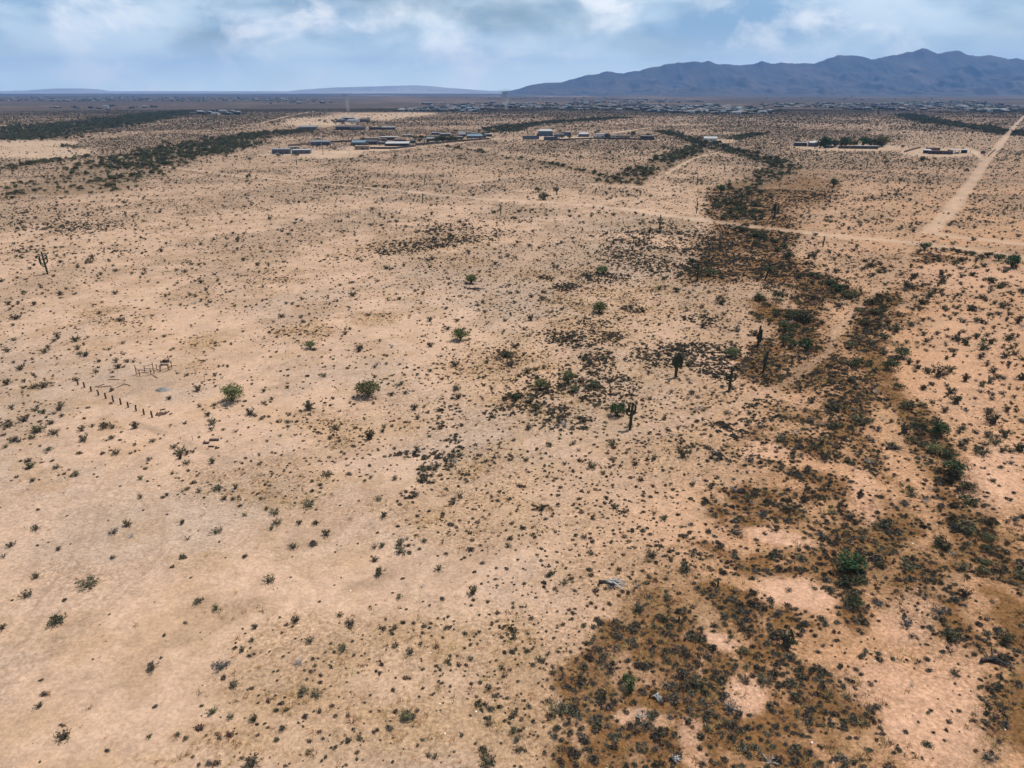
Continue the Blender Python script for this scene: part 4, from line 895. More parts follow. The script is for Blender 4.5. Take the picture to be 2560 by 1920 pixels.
HS = [(890, 1000, 203, 236, 'pale blue-roofed house at the left of the crowded compound', 'stuccb', 'roofb', 'gable'), (1015, 1125, 166, 200, 'dark boxy house at the back left of the crowded compound', 'stuccd', 'roofg', 'flat'),
      (1005, 1110, 196, 228, 'dark roofed house in the middle left of the crowded compound', 'stuccd', 'roofd', 'gable'), (1150, 1300, 156, 186, 'white-roofed long house at the back of the crowded compound', 'stuccd', 'roofw', 'flat'),
      (915, 1040, 238, 274, 'low tan shed outside the front of the crowded compound', 'stucco', 'stucco', 'flat'), (1200, 1400, 214, 240, 'white-roofed carport house at the front of the compound', 'stuccd', 'roofw', 'shed'),
      (1275, 1380, 178, 206, 'brown gabled house in the middle of the crowded compound', 'brick', 'brick', 'hip'), (1350, 1440, 140, 158, 'tan house with a white roof at the back of the compound', 'stucco', 'roofw', 'flat'),
      (1500, 1552, 142, 166, 'small house with a terracotta roof in the compound', 'stucco', 'roofr', 'hip'), (1560, 1640, 150, 170, 'grey flat house right of the terracotta roof', 'stuccg', 'roofg', 'flat'),
      (1620, 1690, 120, 138, 'white flat house at the back right of the compound', 'stuccb', 'roofw', 'flat'), (1700, 1790, 126, 148, 'wide white-roofed house at the back right of the compound', 'stuccb', 'roofw', 'flat'),
      (1860, 1922, 116, 142, 'tall grey house near the right end of the compound', 'stuccb', 'roofg', 'hip'), (1950, 2032, 122, 144, 'pale roofed house near the right end of the compound', 'stuccb', 'roofb', 'flat'),
      (2050, 2172, 132, 152, 'long low white-roofed house at the right end of the compound', 'stuccd', 'roofw', 'flat'), (1820, 1902, 156, 174, 'white-roofed shed in the right half of the compound', 'stuccd', 'roofw', 'flat'),
      (1690, 1792, 170, 188, 'pale shed in front of the dark yard trees', 'stuccd', 'roofg', 'flat'), (1950, 2080, 150, 168, 'blue-grey barn on the right front of the compound', 'stuccb', 'roofb', 'gable'),
      (1420, 1470, 190, 214, 'dark small house beside the long front wall', 'stuccd', 'roofd', 'gable'), (1130, 1200, 205, 225, 'grey trailer home in the left of the compound', 'stuccg', 'roofw', 'flat')]
for x0, x1, y0, y1, lab, wl_, rf, st in HS: hb(z4, x0, x1, y0, y1, lab, wl_, rf, st, dep=.8 if st != 'flat' else .6)
def wz(zf, x0, y0, x1, y1, h, lab, m='stuccd'): wall_run(*zf(x0, y0), *zf(x1, y1), h, lab, m)
wz(z4, 1040, 266, 1290, 266, 2.0, 'front wall of the crowded compound, left run'); wz(z4, 1290, 266, 1470, 246, 2.0, 'front wall of the crowded compound, rising middle run'); wz(z4, 1470, 236, 1690, 216, 2.4, 'front wall of the crowded compound, right run')
wz(z4, 1690, 216, 1860, 200, 2.0, 'front wall of the compound beyond the dark trees'); wz(z4, 1860, 200, 2150, 178, 2.0, 'front wall at the right end of the compound'); wz(z4, 720, 208, 1010, 192, 2.0, 'long dark wall at the left of the compound')
H5 = [(395, 520, 96, 148, 'tall blue-grey hexagonal-roofed house of the blue compound', 'stuccb', 'roofw', 'hip', .8), (540, 632, 130, 156, 'low blue house right of the tall blue-grey house', 'stuccb', 'roofg', 'flat', .6), (635, 690, 108, 146, 'tall narrow blue-grey block of the blue compound', 'stuccb', 'roofw', 'flat', .9),
      (765, 855, 126, 156, 'blue-grey cottage with a pale roof right of the distant saguaro', 'stuccb', 'roofw', 'hip', .7), (925, 1025, 126, 162, 'white cottage in the long walled yard', 'white', 'roofw', 'flat', .7), (1140, 1232, 140, 166, 'tan flat house toward the right of the long yard', 'stucco', 'stucco', 'flat', .6), (1340, 1450, 146, 178, 'dark flat house at the right end of the long yard', 'stuccd', 'roofg', 'flat', .6), (1080, 1130, 148, 162, 'tiny white shed in the long yard', 'white', 'roofw', 'flat', .7), (1925, 2032, 166, 196, 'lone white house with teal shade in front of the wash', 'white', 'roofw', 'gable', .5)]
for x0, x1, y0, y1, lab, wl_, rf, st, dp in H5: hb(z5, x0, x1, y0, y1, lab, wl_, rf, st, dep=dp)
wz(z5, 245, 180, 398, 178, 4.6, 'dark high wall at the left of the blue compound', 'stuccb'); wz(z5, 440, 186, 570, 186, 4.4, 'dark high front wall of the blue compound', 'stuccb'); wz(z5, 572, 188, 900, 174, 1.8, 'long low dark wall right of the blue compound'); wz(z5, 900, 174, 1300, 182, 1.8, 'middle run of the long low dark wall'); wz(z5, 1300, 182, 1460, 186, 1.8, 'right end run of the long low dark wall')
H4b = [(400, 550, 62, 92, 'lone grey house beyond the left thicket', 'stuccg', 'roofg', 'gable'), (740, 860, 62, 92, 'left dark house of the far row behind the compound', 'stuccd', 'roofd', 'gable'), (870, 1000, 64, 94, 'second house of the far row with a pale front', 'stuccg', 'roofd', 'gable'), (1045, 1150, 66, 90, 'third dark house of the far row', 'stuccd', 'roofd', 'flat'), (1165, 1275, 66, 90, 'fourth house of the far row with a grey roof', 'stuccd', 'roofg', 'gable')]
for x0, x1, y0, y1, lab, wl_, rf, st in H4b: hb(z4, x0, x1, y0, y1, lab, wl_, rf, st)
H6 = [(205, 400, 122, 190, 'long dark trailer at the left of the tree-shaded homestead', 'stuccd', 'roofw', 'flat', .25), (480, 620, 122, 198, 'white-roofed barn between trailer and trees of the homestead', 'stuccb', 'roofw', 'gable', .8), (830, 950, 96, 150, 'white roofed house hidden behind the homestead trees', 'white', 'roofw', 'flat', .8), (765, 900, 180, 225, 'low pale trailer in front of the homestead trees', 'stuccg', 'roofw', 'flat', .35), (1330, 1690, 184, 240, 'very long white-roofed stable at the right of the homestead', 'stuccd', 'roofw', 'flat', .2), (1040, 1300, 205, 236, 'dark low shed row left of the long stable', 'stuccd', 'roofd', 'flat', .2)]
for x0, x1, y0, y1, lab, wl_, rf, st, dp in H6: hb(z6, x0, x1, y0, y1, lab, wl_, rf, st, dep=dp)
wz(z6, 1690, 240, 1860, 175, 2.0, 'dark wall at the right end of the homestead')
for i, (zx, zy, w, k, lab) in enumerate([(660, 205, 120, 'm', 'leftmost dark tree of the homestead'), (740, 205, 150, 'b', 'tall dark green tree of the homestead, second from left'), (850, 190, 130, 'm', 'third tree of the homestead, before a white roof'), (930, 190, 120, 'm', 'fourth dark tree of the homestead'), (1050, 180, 110, 'm', 'fifth tree of the homestead, narrow and dark'), (1130, 185, 140, 'b', 'bright green round tree in the middle of the homestead'), (1290, 175, 100, 'm', 'greyish small tree right of the homestead gap'), (1450, 180, 140, 'b', 'bright green tree behind the long stable'), (1600, 175, 110, 'b', 'second green tree behind the long stable'), (1700, 180, 90, 'm', 'small dark tree behind the stable right half'), (1790, 178, 150, 'p', 'grey-green wispy tree at the right end of the homestead')]):
    u, v = z6(zx, zy); tree(u, v + 2.5, w / 7.373 * 1.55, k, lab, 1.15, None, 'shade_tree', 'tree', 'shade trees of the homestead')
for i, (zx, zy, w) in enumerate([(1660, 200, 60), (1720, 198, 70), (1790, 196, 70), (1840, 192, 50), (1330, 210, 40), (990, 188, 40), (1470, 175, 40)]):
    u, v = z4(zx, zy); tree(u, v + 1.5, w / 3.687 * 1.5, 'm', ['left', 'second', 'third', 'right', 'single front', 'single left', 'single middle'][i] + ' dark yard tree inside the crowded compound', 1.0, None, 'yard_tree', 'tree', 'yard trees of the compound')
R9 = random.Random(77)
for i in range(14):
    zx = R9.uniform(880, 2150); zy = 255 - (zx - 880) * .075 + R9.uniform(-38, 0)
    hb(z4, zx - R9.uniform(18, 40), zx + R9.uniform(18, 40), zy - 18, zy, ['first', 'second', 'third', 'fourth', 'fifth', 'sixth', 'seventh', 'eighth', 'ninth', 'tenth', 'eleventh', 'twelfth', 'thirteenth', 'fourteenth'][i] + ' dark little outbuilding squeezed between the compound houses', R9.choice(['stuccd', 'brick', 'stuccb']), R9.choice(['roofd', 'roofg', 'brick']), R9.choice(['flat', 'gable']), .8, wins=1)
for i in range(26):
    zx = R9.uniform(880, 2200) if i < 18 else R9.uniform(560, 1460); zy = (258 - (zx - 880) * .075 + R9.uniform(-45, 4)) if i < 18 else R9.uniform(140, 176)
    u, v = (z4 if i < 18 else z5)(zx, zy); tree(u, v, R9.uniform(9, 17), 'm', ('dark yard tree among the crowded compound houses' if i < 18 else 'dark yard tree along the blue compound wall') + ', ' + ['a', 'the'][0] + ' ' + R9.choice(['low', 'tall', 'wide', 'narrow', 'ragged', 'round']) + ' one ' + ['by the left end', 'left of the middle', 'in the middle', 'right of the middle', 'by the right end'][min(4, int((zx - (880 if i < 18 else 560)) / ((1320 if i < 18 else 900) / 5)))], R9.uniform(.8, 1.2), None, 'yard_tree', 'tree', 'yard trees of the compound')
hb(z7, 505, 815, 128, 205, 'dark brown block shed of the roadside yard', 'brick', 'brick', 'flat', .4)
hb(z7, 390, 550, 195, 290, 'grey rounded shed with a white roof at the left of the roadside yard', 'stuccd', 'roofw', 'shed', .6)
hb(z7, 605, 1165, 222, 315, 'long dark block wall building of the roadside yard', 'stuccd', 'brick', 'flat', .12)
wall_run(2260, 381, 2301, 370, 1.8, 'brown fence slanting up to the roadside yard')
wall_run(2470, 392, 2488, 375, 1.8, 'dark gate fence beside the dirt road'); wall_run(2508, 403, 2517, 386, 1.8, 'dark fence on the far side of the dirt road')
house('garden_hut', 2458, 385, 5, 5, 'tiny black hut near the dirt road', 'stuccd', 'roofd', 'flat', 1.0, wins=1)
# open shed on posts
u0, v0 = z7(1210, 290); u1, v1 = z7(1790, 290); p = at(u0, v0); q = at(u1, v1); w = q[0] - p[0]; e = empty('open_shed', (p[0], p[1], 0))
b = MB(); b.box(-.4, w + .4, -.4, 8.4, 3.4, 3.6); b.obj('roof', M['roofw'], e)
for i in range(6):
    for yy in (0.0, 8.0):
        b = MB(); b.box(-.12, .12, -.12, .12, -.2, 3.4); o = b.obj('post', M['stuccd'], e); o.location = (w * i / 5, yy, 0)
b = MB(); b.box(w * .72, w, 6, 7.8, -.2, 3.39); b.box(0, w * .25, 7.6, 7.8, -.2, 3.39); b.obj('back_wall', M['stuccd'], e); tag(e, 'open white-roofed ramada on posts in the roadside yard', 'shed')
def car(u, v, paint, label, turn=0.0, pick=False, name='parked_car'):
    x, y = at(u, v); e = empty(name, (x, y, 0), turn)
    b = MB(); prof = [(-2.2, .35), (-2.2, .85), (-1.5, .95), (2.1, .98), (2.25, .8), (2.25, .35)]
    L = [(a, -.85, z) for a, z in prof]; Rr = [(a, .85, z) for a, z in prof]
    b.face(L); b.face(Rr[::-1])
    for i in range(6): b.face([L[i], Rr[i], Rr[(i + 1) % 6], L[(i + 1) % 6]])
    b.obj('body', M[paint], e)
    b = MB(); c = [(-.95, .94), (-.35, 1.55), (1.0 if pick else 1.35, 1.55), (1.15 if pick else 2.0, .97)]; L = [(a, -.76, z) for a, z in c]; Rr = [(a, .76, z) for a, z in c]
    b.face(L); b.face(Rr[::-1]); b.face([L[0], Rr[0], Rr[1], L[1]]); b.face([L[2], Rr[2], Rr[3], L[3]]); b.obj('cabin_glass', M['glass'], e)
    b = MB(); b.box(-.36, .96 if pick else 1.3, -.77, .77, 1.555, 1.62); b.obj('roof', M[paint], e)
    for wx in (-1.4, 1.4):
        for wy in (-.8, .8):
            b = MB(); b.tube([(0, -.12, 0), (0, .12, 0)], [.34, .34], 10); o = b.obj('wheel', M['tyre'], e); o.location = (wx, wy, .34)
    return tag(e, label, 'car', 'vehicles parked at the far houses')
car(679, 382.5, 'carw', 'white car parked left of the metal workshop', .3); car(692, 385.5, 'carg', 'silver pickup parked in front of the metal workshop', .2, True); car(704, 386.5, 'card', 'dark car parked nearest the camera at the metal workshop', .1)
car(*z4(815, 262), 'carw', 'white pickup standing alone left of the tan shed', .1, True); car(*z4(985, 274), 'card', 'dark car parked in front of the tan shed', .2)
car(*z5(335, 178), 'carw', 'white car before the high wall of the blue compound', .1); car(*z5(620, 156), 'carg', 'silver car inside the blue compound', .1); car(*z7(1355, 305), 'card', 'dark blue car under the white ramada', .0)
car(*z6(160, 180), 'carw', 'white truck at the left end of the homestead', .1, True)
# utility poles
for u, v, hp, lab in [(808, 387, 22, 'tall utility pole between the workshop and the compound'), (1284, 350, 20, 'dark utility pole left of the blue compound'), (2166, 262, 6, 'small utility pole by the far town'), (840, 345, 8, 'thin pole behind the crowded compound')]:
    x, y = at(u, v); h = hp / F * slant(x, y); b = MB(); b.tube([(0, 0, -.3), (0, 0, h)], [.22, .16], 8); b.bar((-1.1, 0, h * .92), (1.1, 0, h * .92), .14, .16); o = b.obj('utility_pole', M['wood'], None, (x, y, 0)); tag(o, lab, 'pole')

# ------------------------------------------------------------------ the town
def town_house_mesh(i, R):
    b = MB(); w = R.uniform(9, 17); d = R.uniform(8, 13); h = R.uniform(2.8, 4.6); b.box(-w / 2, w / 2, -d / 2, d / 2, -.3, h, 0)
    if i % 3 == 0: b.box(-w / 2 - .3, w / 2 + .3, -d / 2 - .3, d / 2 + .3, h + .01, h + .4, 1)
    else:
        rh = 1.7; o = .5; a, bb, c, dd = (-w / 2 - o, -d / 2 - o, h + .01), (w / 2 + o, -d / 2 - o, h + .01), (w / 2 + o, d / 2 + o, h + .01), (-w / 2 - o, d / 2 + o, h + .01); r0, r1 = (-w / 2 + 1, 0, h + rh), (w / 2 - 1, 0, h + rh)
        for f in ([a, bb, r1, r0], [c, dd, r0, r1], [bb, c, r1], [dd, a, r0], [dd, c, bb, a]): b.face(f, 1)
    b.box(-.6, .6, -d / 2 - .06, -d / 2 + .01, 0, 2.1, 2); b.box(w * .2, w * .35, -d / 2 - .06, -d / 2 + .01, 1, 2.2, 2); b.box(-w * .35, -w * .2, -d / 2 - .06, -d / 2 + .01, 1, 2.2, 2)
    ws = ['stucco', 'stuccg', 'stuccb', 'stuccd', 'white', 'stuccg'][i % 6]; rs = ['roofw', 'roofg', 'roofd', 'roofw', 'roofg', 'roofb', 'roofw', 'roofd', 'roofg', 'roofw', 'roofg', 'roofd'][i % 12]
    return b.mesh('town_house', [M[ws], M[rs], M['glass']])
TOWN_M = [town_house_mesh(i, RR) for i in range(12)]
TOWN = [(1260, 230, 190, 9, 120, 'town centre right of the dust plume'), (1480, 236, 130, 9, 110, 'middle town'), (1580, 240, 90, 8, 70, 'middle town edge'), (960, 238, 110, 5, 70, 'town left of the dust plume'), (1040, 228, 150, 6, 70, 'far town behind the left dust plume'), (1380, 219, 160, 4, 60, 'far town row'), (1750, 228, 120, 6, 60, 'right town'), (1930, 231, 150, 8, 110, 'right town cluster'), (2050, 226, 120, 8, 90, 'right town hill'), (2150, 236, 80, 7, 50, 'town at the right edge'), (470, 246, 55, 4, 24, 'hamlet behind the left thicket'), (120, 214, 160, 6, 80, 'left town at the left edge'), (330, 215, 160, 5, 90, 'left town'), (560, 215, 140, 4, 70, 'left town right end'), (230, 233, 110, 4, 14, 'scattered houses below the left town'), (640, 222, 90, 3, 16, 'scattered far houses'), (1840, 212, 300, 4, 16, 'scattered houses on the far plain'), (1200, 213, 200, 3, 20, 'scattered far houses below the mountains'), (760, 262, 40, 3, 8, 'little farm left of the plowed field')]
tl = []
for (u, v, ru, rv, n, lab) in TOWN:
    for k in range(n):
        a = rnd.uniform(0, 6.283); r = math.sqrt(rnd.random()); uu, v2 = u + math.cos(a) * ru * r, max(203.5, v + math.sin(a) * rv * r)
        x, y = vat(uu, v2); tl.append((slant(x, y), x, y, lab, uu, rnd.randrange(12), rnd.choice([0, 0, .1, 1.57, 1.6, -.2]), rnd.uniform(.9, 1.7)))
tl.sort()
TOWNSET = tl
byl = {}
for t in tl[:300]: byl.setdefault(t[3], []).append(t)
th = {}
for lab, L in byl.items():
    L.sort(key=lambda t: t[4])
    for i, t in enumerate(L):
        o = link('town_house', TOWN_M[t[5]], None, (t[1], t[2], 0), t[6], t[7]); th.setdefault(t[5], o)
        col_ = ['white-roofed', 'grey-roofed', 'dark-roofed', 'white-roofed', 'grey-roofed', 'blue-roofed', 'white-roofed', 'dark-roofed', 'grey-roofed', 'white-roofed', 'grey-roofed', 'dark-roofed'][t[5]]
        wc = ['tan', 'grey', 'blue-grey', 'dark', 'white', 'pale grey'][t[5] % 6]; kz = 'small ' if t[7] < 1.15 else 'big ' if t[7] > 1.45 else ''
        n8 = min(7, int(8 * i / len(L))); where = ['left end', 'left part', 'left middle', 'centre left', 'centre right', 'right middle', 'right part', 'right end'][n8]
        tag(o, f'{kz}{col_} {wc} house, {where} of the {lab}', 'house', 'houses of the ' + lab)

# ------------------------------------------------------------------ scattering
def wedge(n, r0, r1, half=44):
    r = np.sqrt(RNG.uniform(r0 * r0, r1 * r1, n)); a = np.radians(RNG.uniform(-half, half, n)); return r * np.sin(a), r * np.cos(a)
def area(r0, r1, half=44): return math.radians(half) * (r1 * r1 - r0 * r0)
CLEAR = [(L[1], L[2], 1.6) for L in LAND]
PEN = [(p_[0], p_[1]) for p_ in (gp(1000, 360), gp(1120, 340), gp(1240, 290), gp(360, 530), gp(520, 610), gp(680, 683), gp(840, 747), gp(1000, 815), gp(1230, 810), gp(650, 520), gp(1225, 550), gp(800, 500))]
def keepoff(f, x, y):
    c = np.ones_like(x)
    for px_, py_ in PEN: c = np.where(np.hypot(x - px_, y - py_) < 6.0, .06, c)
    return c * (1 - 0.97 * np.clip(f['road'] * 1.4, 0, 1)) * (1 - 0.85 * f['trk']) * (1 - 0.9 * f['yard'])
def draw(r0, r1, dmax, fn, half=44):
    n = int(area(r0, r1, half) * dmax); x, y = wedge(n, r0, r1, half); f = fields(x, y); d = fn(f, x, y) * keepoff(f, x, y)
    m = RNG.random(n) * dmax < d; g = {k: v[m] for k, v in f.items()}; return x[m], y[m], g
class Stuff:
    def __init__(s, name, objs, label, cat): s.name, s.objs, s.label, s.cat = name, objs, label, cat; s.x = []; s.y = []; s.s = []
    def add(s, x, y, sc): s.x.append(np.asarray(x)); s.y.append(np.asarray(y)); s.s.append(np.asarray(sc))
    def build(s, zsq=None):
        x = np.concatenate(s.x); y = np.concatenate(s.y); sc = np.concatenate(s.s); n = x.size
        co = np.stack([x, y, hgt(x, y)], 1); me = bpy.data.meshes.new(s.name); me.vertices.add(n); me.vertices.foreach_set('co', co.ravel())
        a = me.attributes.new('size', 'FLOAT_VECTOR', 'POINT'); v3 = np.stack([sc * RNG.uniform(.85, 1.15, n), sc * RNG.uniform(.85, 1.15, n), sc * RNG.uniform(.75, 1.15, n)], 1); a.data.foreach_set('vector', v3.ravel())
        a = me.attributes.new('turn', 'FLOAT', 'POINT'); a.data.foreach_set('value', RNG.uniform(0, 6.283, n))
        a = me.attributes.new('pick', 'INT', 'POINT'); a.data.foreach_set('value', RNG.integers(0, len(s.objs), n).astype(np.int32))
        o = link(s.name, me); g = bpy.data.node_groups.new('scatter_' + s.name, 'GeometryNodeTree')
        g.interface.new_socket('Geometry', in_out='INPUT', socket_type='NodeSocketGeometry'); g.interface.new_socket('Geometry', in_out='OUTPUT', socket_type='NodeSocketGeometry')
        N = g.nodes.new; gi = N('NodeGroupInput'); go = N('NodeGroupOutput'); iop = N('GeometryNodeInstanceOnPoints'); jn = N('GeometryNodeJoinGeometry')
        for q in s.objs:
            oi = N('GeometryNodeObjectInfo'); oi.inputs['Object'].default_value = q; oi.inputs['As Instance'].default_value = True; oi.transform_space = 'ORIGINAL'; g.links.new(oi.outputs['Geometry'], jn.inputs[0])
        def attr(nm, dt):
            k = N('GeometryNodeInputNamedAttribute'); k.data_type = dt; k.inputs['Name'].default_value = nm; return k.outputs['Attribute']
        cx = N('ShaderNodeCombineXYZ'); g.links.new(attr('turn', 'FLOAT'), cx.inputs['Z'])
        g.links.new(gi.outputs[0], iop.inputs['Points']); g.links.new(jn.outputs[0], iop.inputs['Instance']); iop.inputs['Pick Instance'].default_value = True
        g.links.new(attr('pick', 'INT'), iop.inputs['Instance Index']); g.links.new(cx.outputs[0], iop.inputs['Rotation']); g.links.new(attr('size', 'FLOAT_VECTOR'), iop.inputs['Scale']); g.links.new(iop.outputs[0], go.inputs[0])
        md = o.modifiers.new('scatter', 'NODES'); md.node_group = g; tag(o, s.label, s.cat, None, 'stuff'); return o

for ph, u, v in [('bottom left spot', 20, 1880), ('left edge spot', 20, 1300), ('bottom middle spot', 1280, 1900), ('bottom right spot', 2520, 1890), ('right wash spot', 2530, 1250), ('right edge spot', 2530, 850), ('lower left spot', 640, 1900), ('lower right spot', 1920, 1900), ('open sand at lower left', 500, 1300), ('sand below the ties', 900, 1270)]:
    LAND.append((ph, *at(u, v)))
NTH = ['second', 'third', 'fourth', 'fifth', 'sixth', 'seventh', 'eighth', 'ninth', 'tenth', 'eleventh', 'twelfth']
def individuals(name, meshes, x, y, sc, noun, cat, group, nmax=300, sunk=0.0):
    """the largest in view become things of their own; returns the rest and one object per mesh"""
    r = np.sqrt(x * x + y * y + CAMZ ** 2); U, V = pix(x, y)
    vis = (U > -12) & (U < 2224) & (V < 1672); show = np.where(vis, sc / r, 0); order = np.argsort(-show)
    top, rest = order[:nmax], order[nmax:]; lab = {}; px = pix(x[top], y[top])
    for k, i in enumerate(top):
        L = nearest_land(x[i], y[i]); lab.setdefault(L[0], []).append((math.hypot(L[1] - x[i], L[2] - y[i]), i, L))
    firsts = {}; zz = hgt(x, y); seen = {}; q1, q2 = np.quantile(sc[top], (.33, .67))
    for ph, lst in lab.items():
        lst.sort(key=lambda t: t[0])
        for j, (d, i, L) in enumerate(lst):
            k = rnd.randrange(len(meshes)) if len(firsts) >= len(meshes) else len(firsts)
            s = float(sc[i]); o = link(name, meshes[k], None, (float(x[i]), float(y[i]), float(zz[i]) - sunk), rnd.uniform(0, 6.28), (s * rnd.uniform(.88, 1.12), s * rnd.uniform(.88, 1.12), s * rnd.uniform(.8, 1.15))); firsts.setdefault(k, o)
            dx, dy = x[i] - L[1], y[i] - L[2]; a8 = int(round(math.degrees(math.atan2(dy, dx)) / 45)) % 8
            dirn = ['right of', 'behind right of', 'behind', 'behind left of', 'left of', 'in front left of', 'in front of', 'in front right of'][a8]
            size = 'small ' if s < q1 else 'large ' if s > q2 else ''
            key = (ph, dirn, size); seen[key] = seen.get(key, 0) + 1
            how = '' if seen[key] == 1 else ', ' + (NTH[seen[key] - 2] if seen[key] - 2 < len(NTH) else 'farther') + ' away'
            tag(o, f'{size}{noun} {dirn} the {ph}{how}', cat, group)
    return rest, [firsts[k] for k in sorted(firsts)]

# creosote bushes one can point at in the photograph (2560 wide), width in pixels
NAMED = [(224, 1466, 40), (67, 1493, 28), (145, 1560, 42), (496, 1508, 28), (540, 1526, 22), (673, 1455, 34), (740, 1557, 30), (638, 1573, 24), (631, 1605, 18), (606, 1630, 22), (380, 1672, 34), (99, 1768, 20), (584, 1716, 26), (531, 1782, 28), (576, 1794, 18), (635, 1800, 26), (706, 1822, 22), (759, 1730, 32), (789, 1736, 36), (374, 1842, 16), (445, 1836, 16), (464, 1846, 16), (630, 1912, 44), (159, 1845, 36), (8, 1576, 24), (91, 1446, 22), (875, 1562, 26), (850, 1540, 20), (775, 1605, 24), (858, 1625, 34),
    (90, 1322, 22), (318, 1314, 24), (541, 1330, 32), (456, 1309, 22), (28, 1364, 22), (146, 1376, 14), (281, 1396, 16), (351, 1243, 18), (351, 1197, 18), (546, 1223, 30), (589, 1220, 22), (497, 1229, 18), (561, 1249, 20), (583, 1250, 16), (774, 1266, 32), (688, 1284, 26), (667, 1273, 18), (692, 1310, 28), (679, 1323, 20), (612, 1289, 16), (749, 1310, 20), (790, 1310, 20), (815, 1337, 28), (734, 1370, 28), (140, 1169, 20), (122, 1125, 20), (209, 1101, 26), (338, 1070, 28), (262, 1069, 30), (279, 1096, 18), (83, 1096, 20), (205, 1076, 22), (134, 1086, 28), (435, 1119, 18), (451, 1147, 24), (468, 1136, 22), (466, 1159, 22), (531, 1157, 24), (372, 1150, 16), (338, 1112, 12),
    (949, 1436, 34), (1097, 1426, 26), (1182, 1486, 36), (987, 1574, 24), (998, 1497, 22), (1014, 1796, 44), (1220, 1908, 46), (1287, 1787, 24), (1285, 1832, 26), (1292, 1852, 26), (1293, 1878, 24), (1178, 1649, 22), (1348, 1650, 26), (1381, 1684, 22), (1222, 1722, 24), (1121, 1657, 22), (1220, 1812, 22), (1088, 1893, 20), (1255, 1672, 22), (1260, 1692, 18), (1026, 1634, 30), (955, 1366, 24), (1000, 1362, 30), (1002, 1380, 34), (937, 1402, 26), (947, 1436, 26), (1060, 1355, 20), (960, 1290, 26), (945, 1250, 24), (1040, 1240, 22), (1270, 1368, 20), (1055, 1205, 36), (1058, 1180, 24), (1375, 1118, 24), (1432, 1112, 18), (1660, 1300, 26), (1460, 1345, 24),
    (1036, 1023, 28), (1044, 1048, 22), (957, 1080, 20), (1137, 914, 30), (1217, 906, 22), (1286, 868, 24), (1270, 892, 40), (1258, 890, 30), (520, 1040, 22), (535, 1055, 14), (625, 1037, 28), (655, 1048, 18), (660, 1010, 16), (290, 905, 18), (110, 968, 26), (18, 962, 24), (85, 970, 18), (190, 952, 16)]
ux, uy, us = [], [], []
for (u, v, w) in NAMED:
    x, y = at(u, v); ux.append(x); uy.append(y); us.append(w / F * slant(x, y) / 2.0)
def dcreo(f, x, y):
    d = ell(f['U'], f['V'], CREO, f['nz'], .5, .5) * 0.010; d = np.maximum(d, 0.012); d = np.where(f['R'] < 330, np.maximum(d, 0.010 * (f['U'] > 1650)), d)
    bl = (f['U'] < 1150) & (f['V'] > 1040); d = np.where(bl, 0.0006, d); d = np.where(f['R'] > 700, np.where(f['R'] < 1500, np.clip(2.0 * d, .028, .06), np.clip(1.3 * d, .016, .038)), d)
    return 1.5 * d * (0.35 + 1.3 * sst(.35, .65, f['nz'])) * (1 - .5 * f['pink'])
cx_, cy_, cs_ = [], [], []
for r0, r1, dm in ((46, 420, .09), (420, 1500, .10), (1500, 2900, .045)):
    x, y, f = draw(r0, r1, dm, dcreo, 43); s = RNG.gamma(4, .19, x.size).clip(.25, 1.9) * (1 + .25 * (f['U'] > 1600) * (f['R'] < 400) + .12 * ((f['U'] > 1850) & (f['V'] > 540) & (f['V'] < 1050))) * (.85 if r1 < 500 else .78 if r1 < 1600 else 1.1)
    cx_.append(x); cy_.append(y); cs_.append(s)
X = np.concatenate([np.array(ux)] + cx_); Y = np.concatenate([np.array(uy)] + cy_); SC = np.concatenate([np.array(us)] + cs_)
rest, objs = individuals('creosote_bush', CREO_M, X, Y, SC, 'creosote bush', 'bush', 'creosote bushes of the foreground')
st = Stuff('creosote_scrub', objs, 'countless dark creosote bushes dotted over the desert plain', 'scrub'); st.add(X[rest], Y[rest], SC[rest]); st.build()
print('creosote', X.size)
# grey bursage mounds
def dburs(f, x, y):
    a = ell(f['U'], f['V'], BURS, f['nz'], .75, .4); near = (f['R'] < 260); a = np.where((f['U'] > 1180) & (f['V'] > 1000), .35 * a, a)
    cl = 0.38 + 0.9 * sst(.36, .6, f['n1']) * sst(.3, .55, f['n5'])
    return np.clip((3.6 * a * (.2 + sst(.36, .52, f['nz'])) * (1 - .86 * sst(230, 380, f['R'])) + 2.6 * f['zone'] * cl * (1 - .84 * sst(200, 400, f['R'])) + .014 * (f['U'] + .6 * (f['V'] - 1000) > 1000) + .002 + .38 * f['side'] + .09 * (f['U'] > 1700) * (f['V'] > 900) + .10 * f['brown']) * (1 - .93 * f['pink']), 0, 2.6)
x, y, f = draw(46, 520, 2.4, dburs, 42); s = RNG.gamma(4.5, .080, x.size).clip(.13, .95) * (1 + .5 * sst(200, 420, f['R']))
rest, objs = individuals('bursage_mound', BURS_M, x, y, s, 'grey mound', 'shrub', 'grey bursage mounds of the foreground', 300)
st = Stuff('bursage_mounds', objs, 'dense low grey bursage mounds covering patches of ground', 'shrubs'); st.add(x[rest], y[rest], s[rest]); print('bursage', x.size)
def dsm(f, x, y):
    b = ell(f['U'], f['V'], SMALL, f['nz'], .6, .5); return (.95 * b * (.3 + 1.2 * sst(.35, .65, f['n1'])) + .03) * (1 - .7 * f['pink'])
x, y, f = draw(46, 450, .95, dsm, 42); s = RNG.gamma(4, .058, x.size).clip(.08, .6); st.add(x, y, s); st.build(); print('small', x.size)
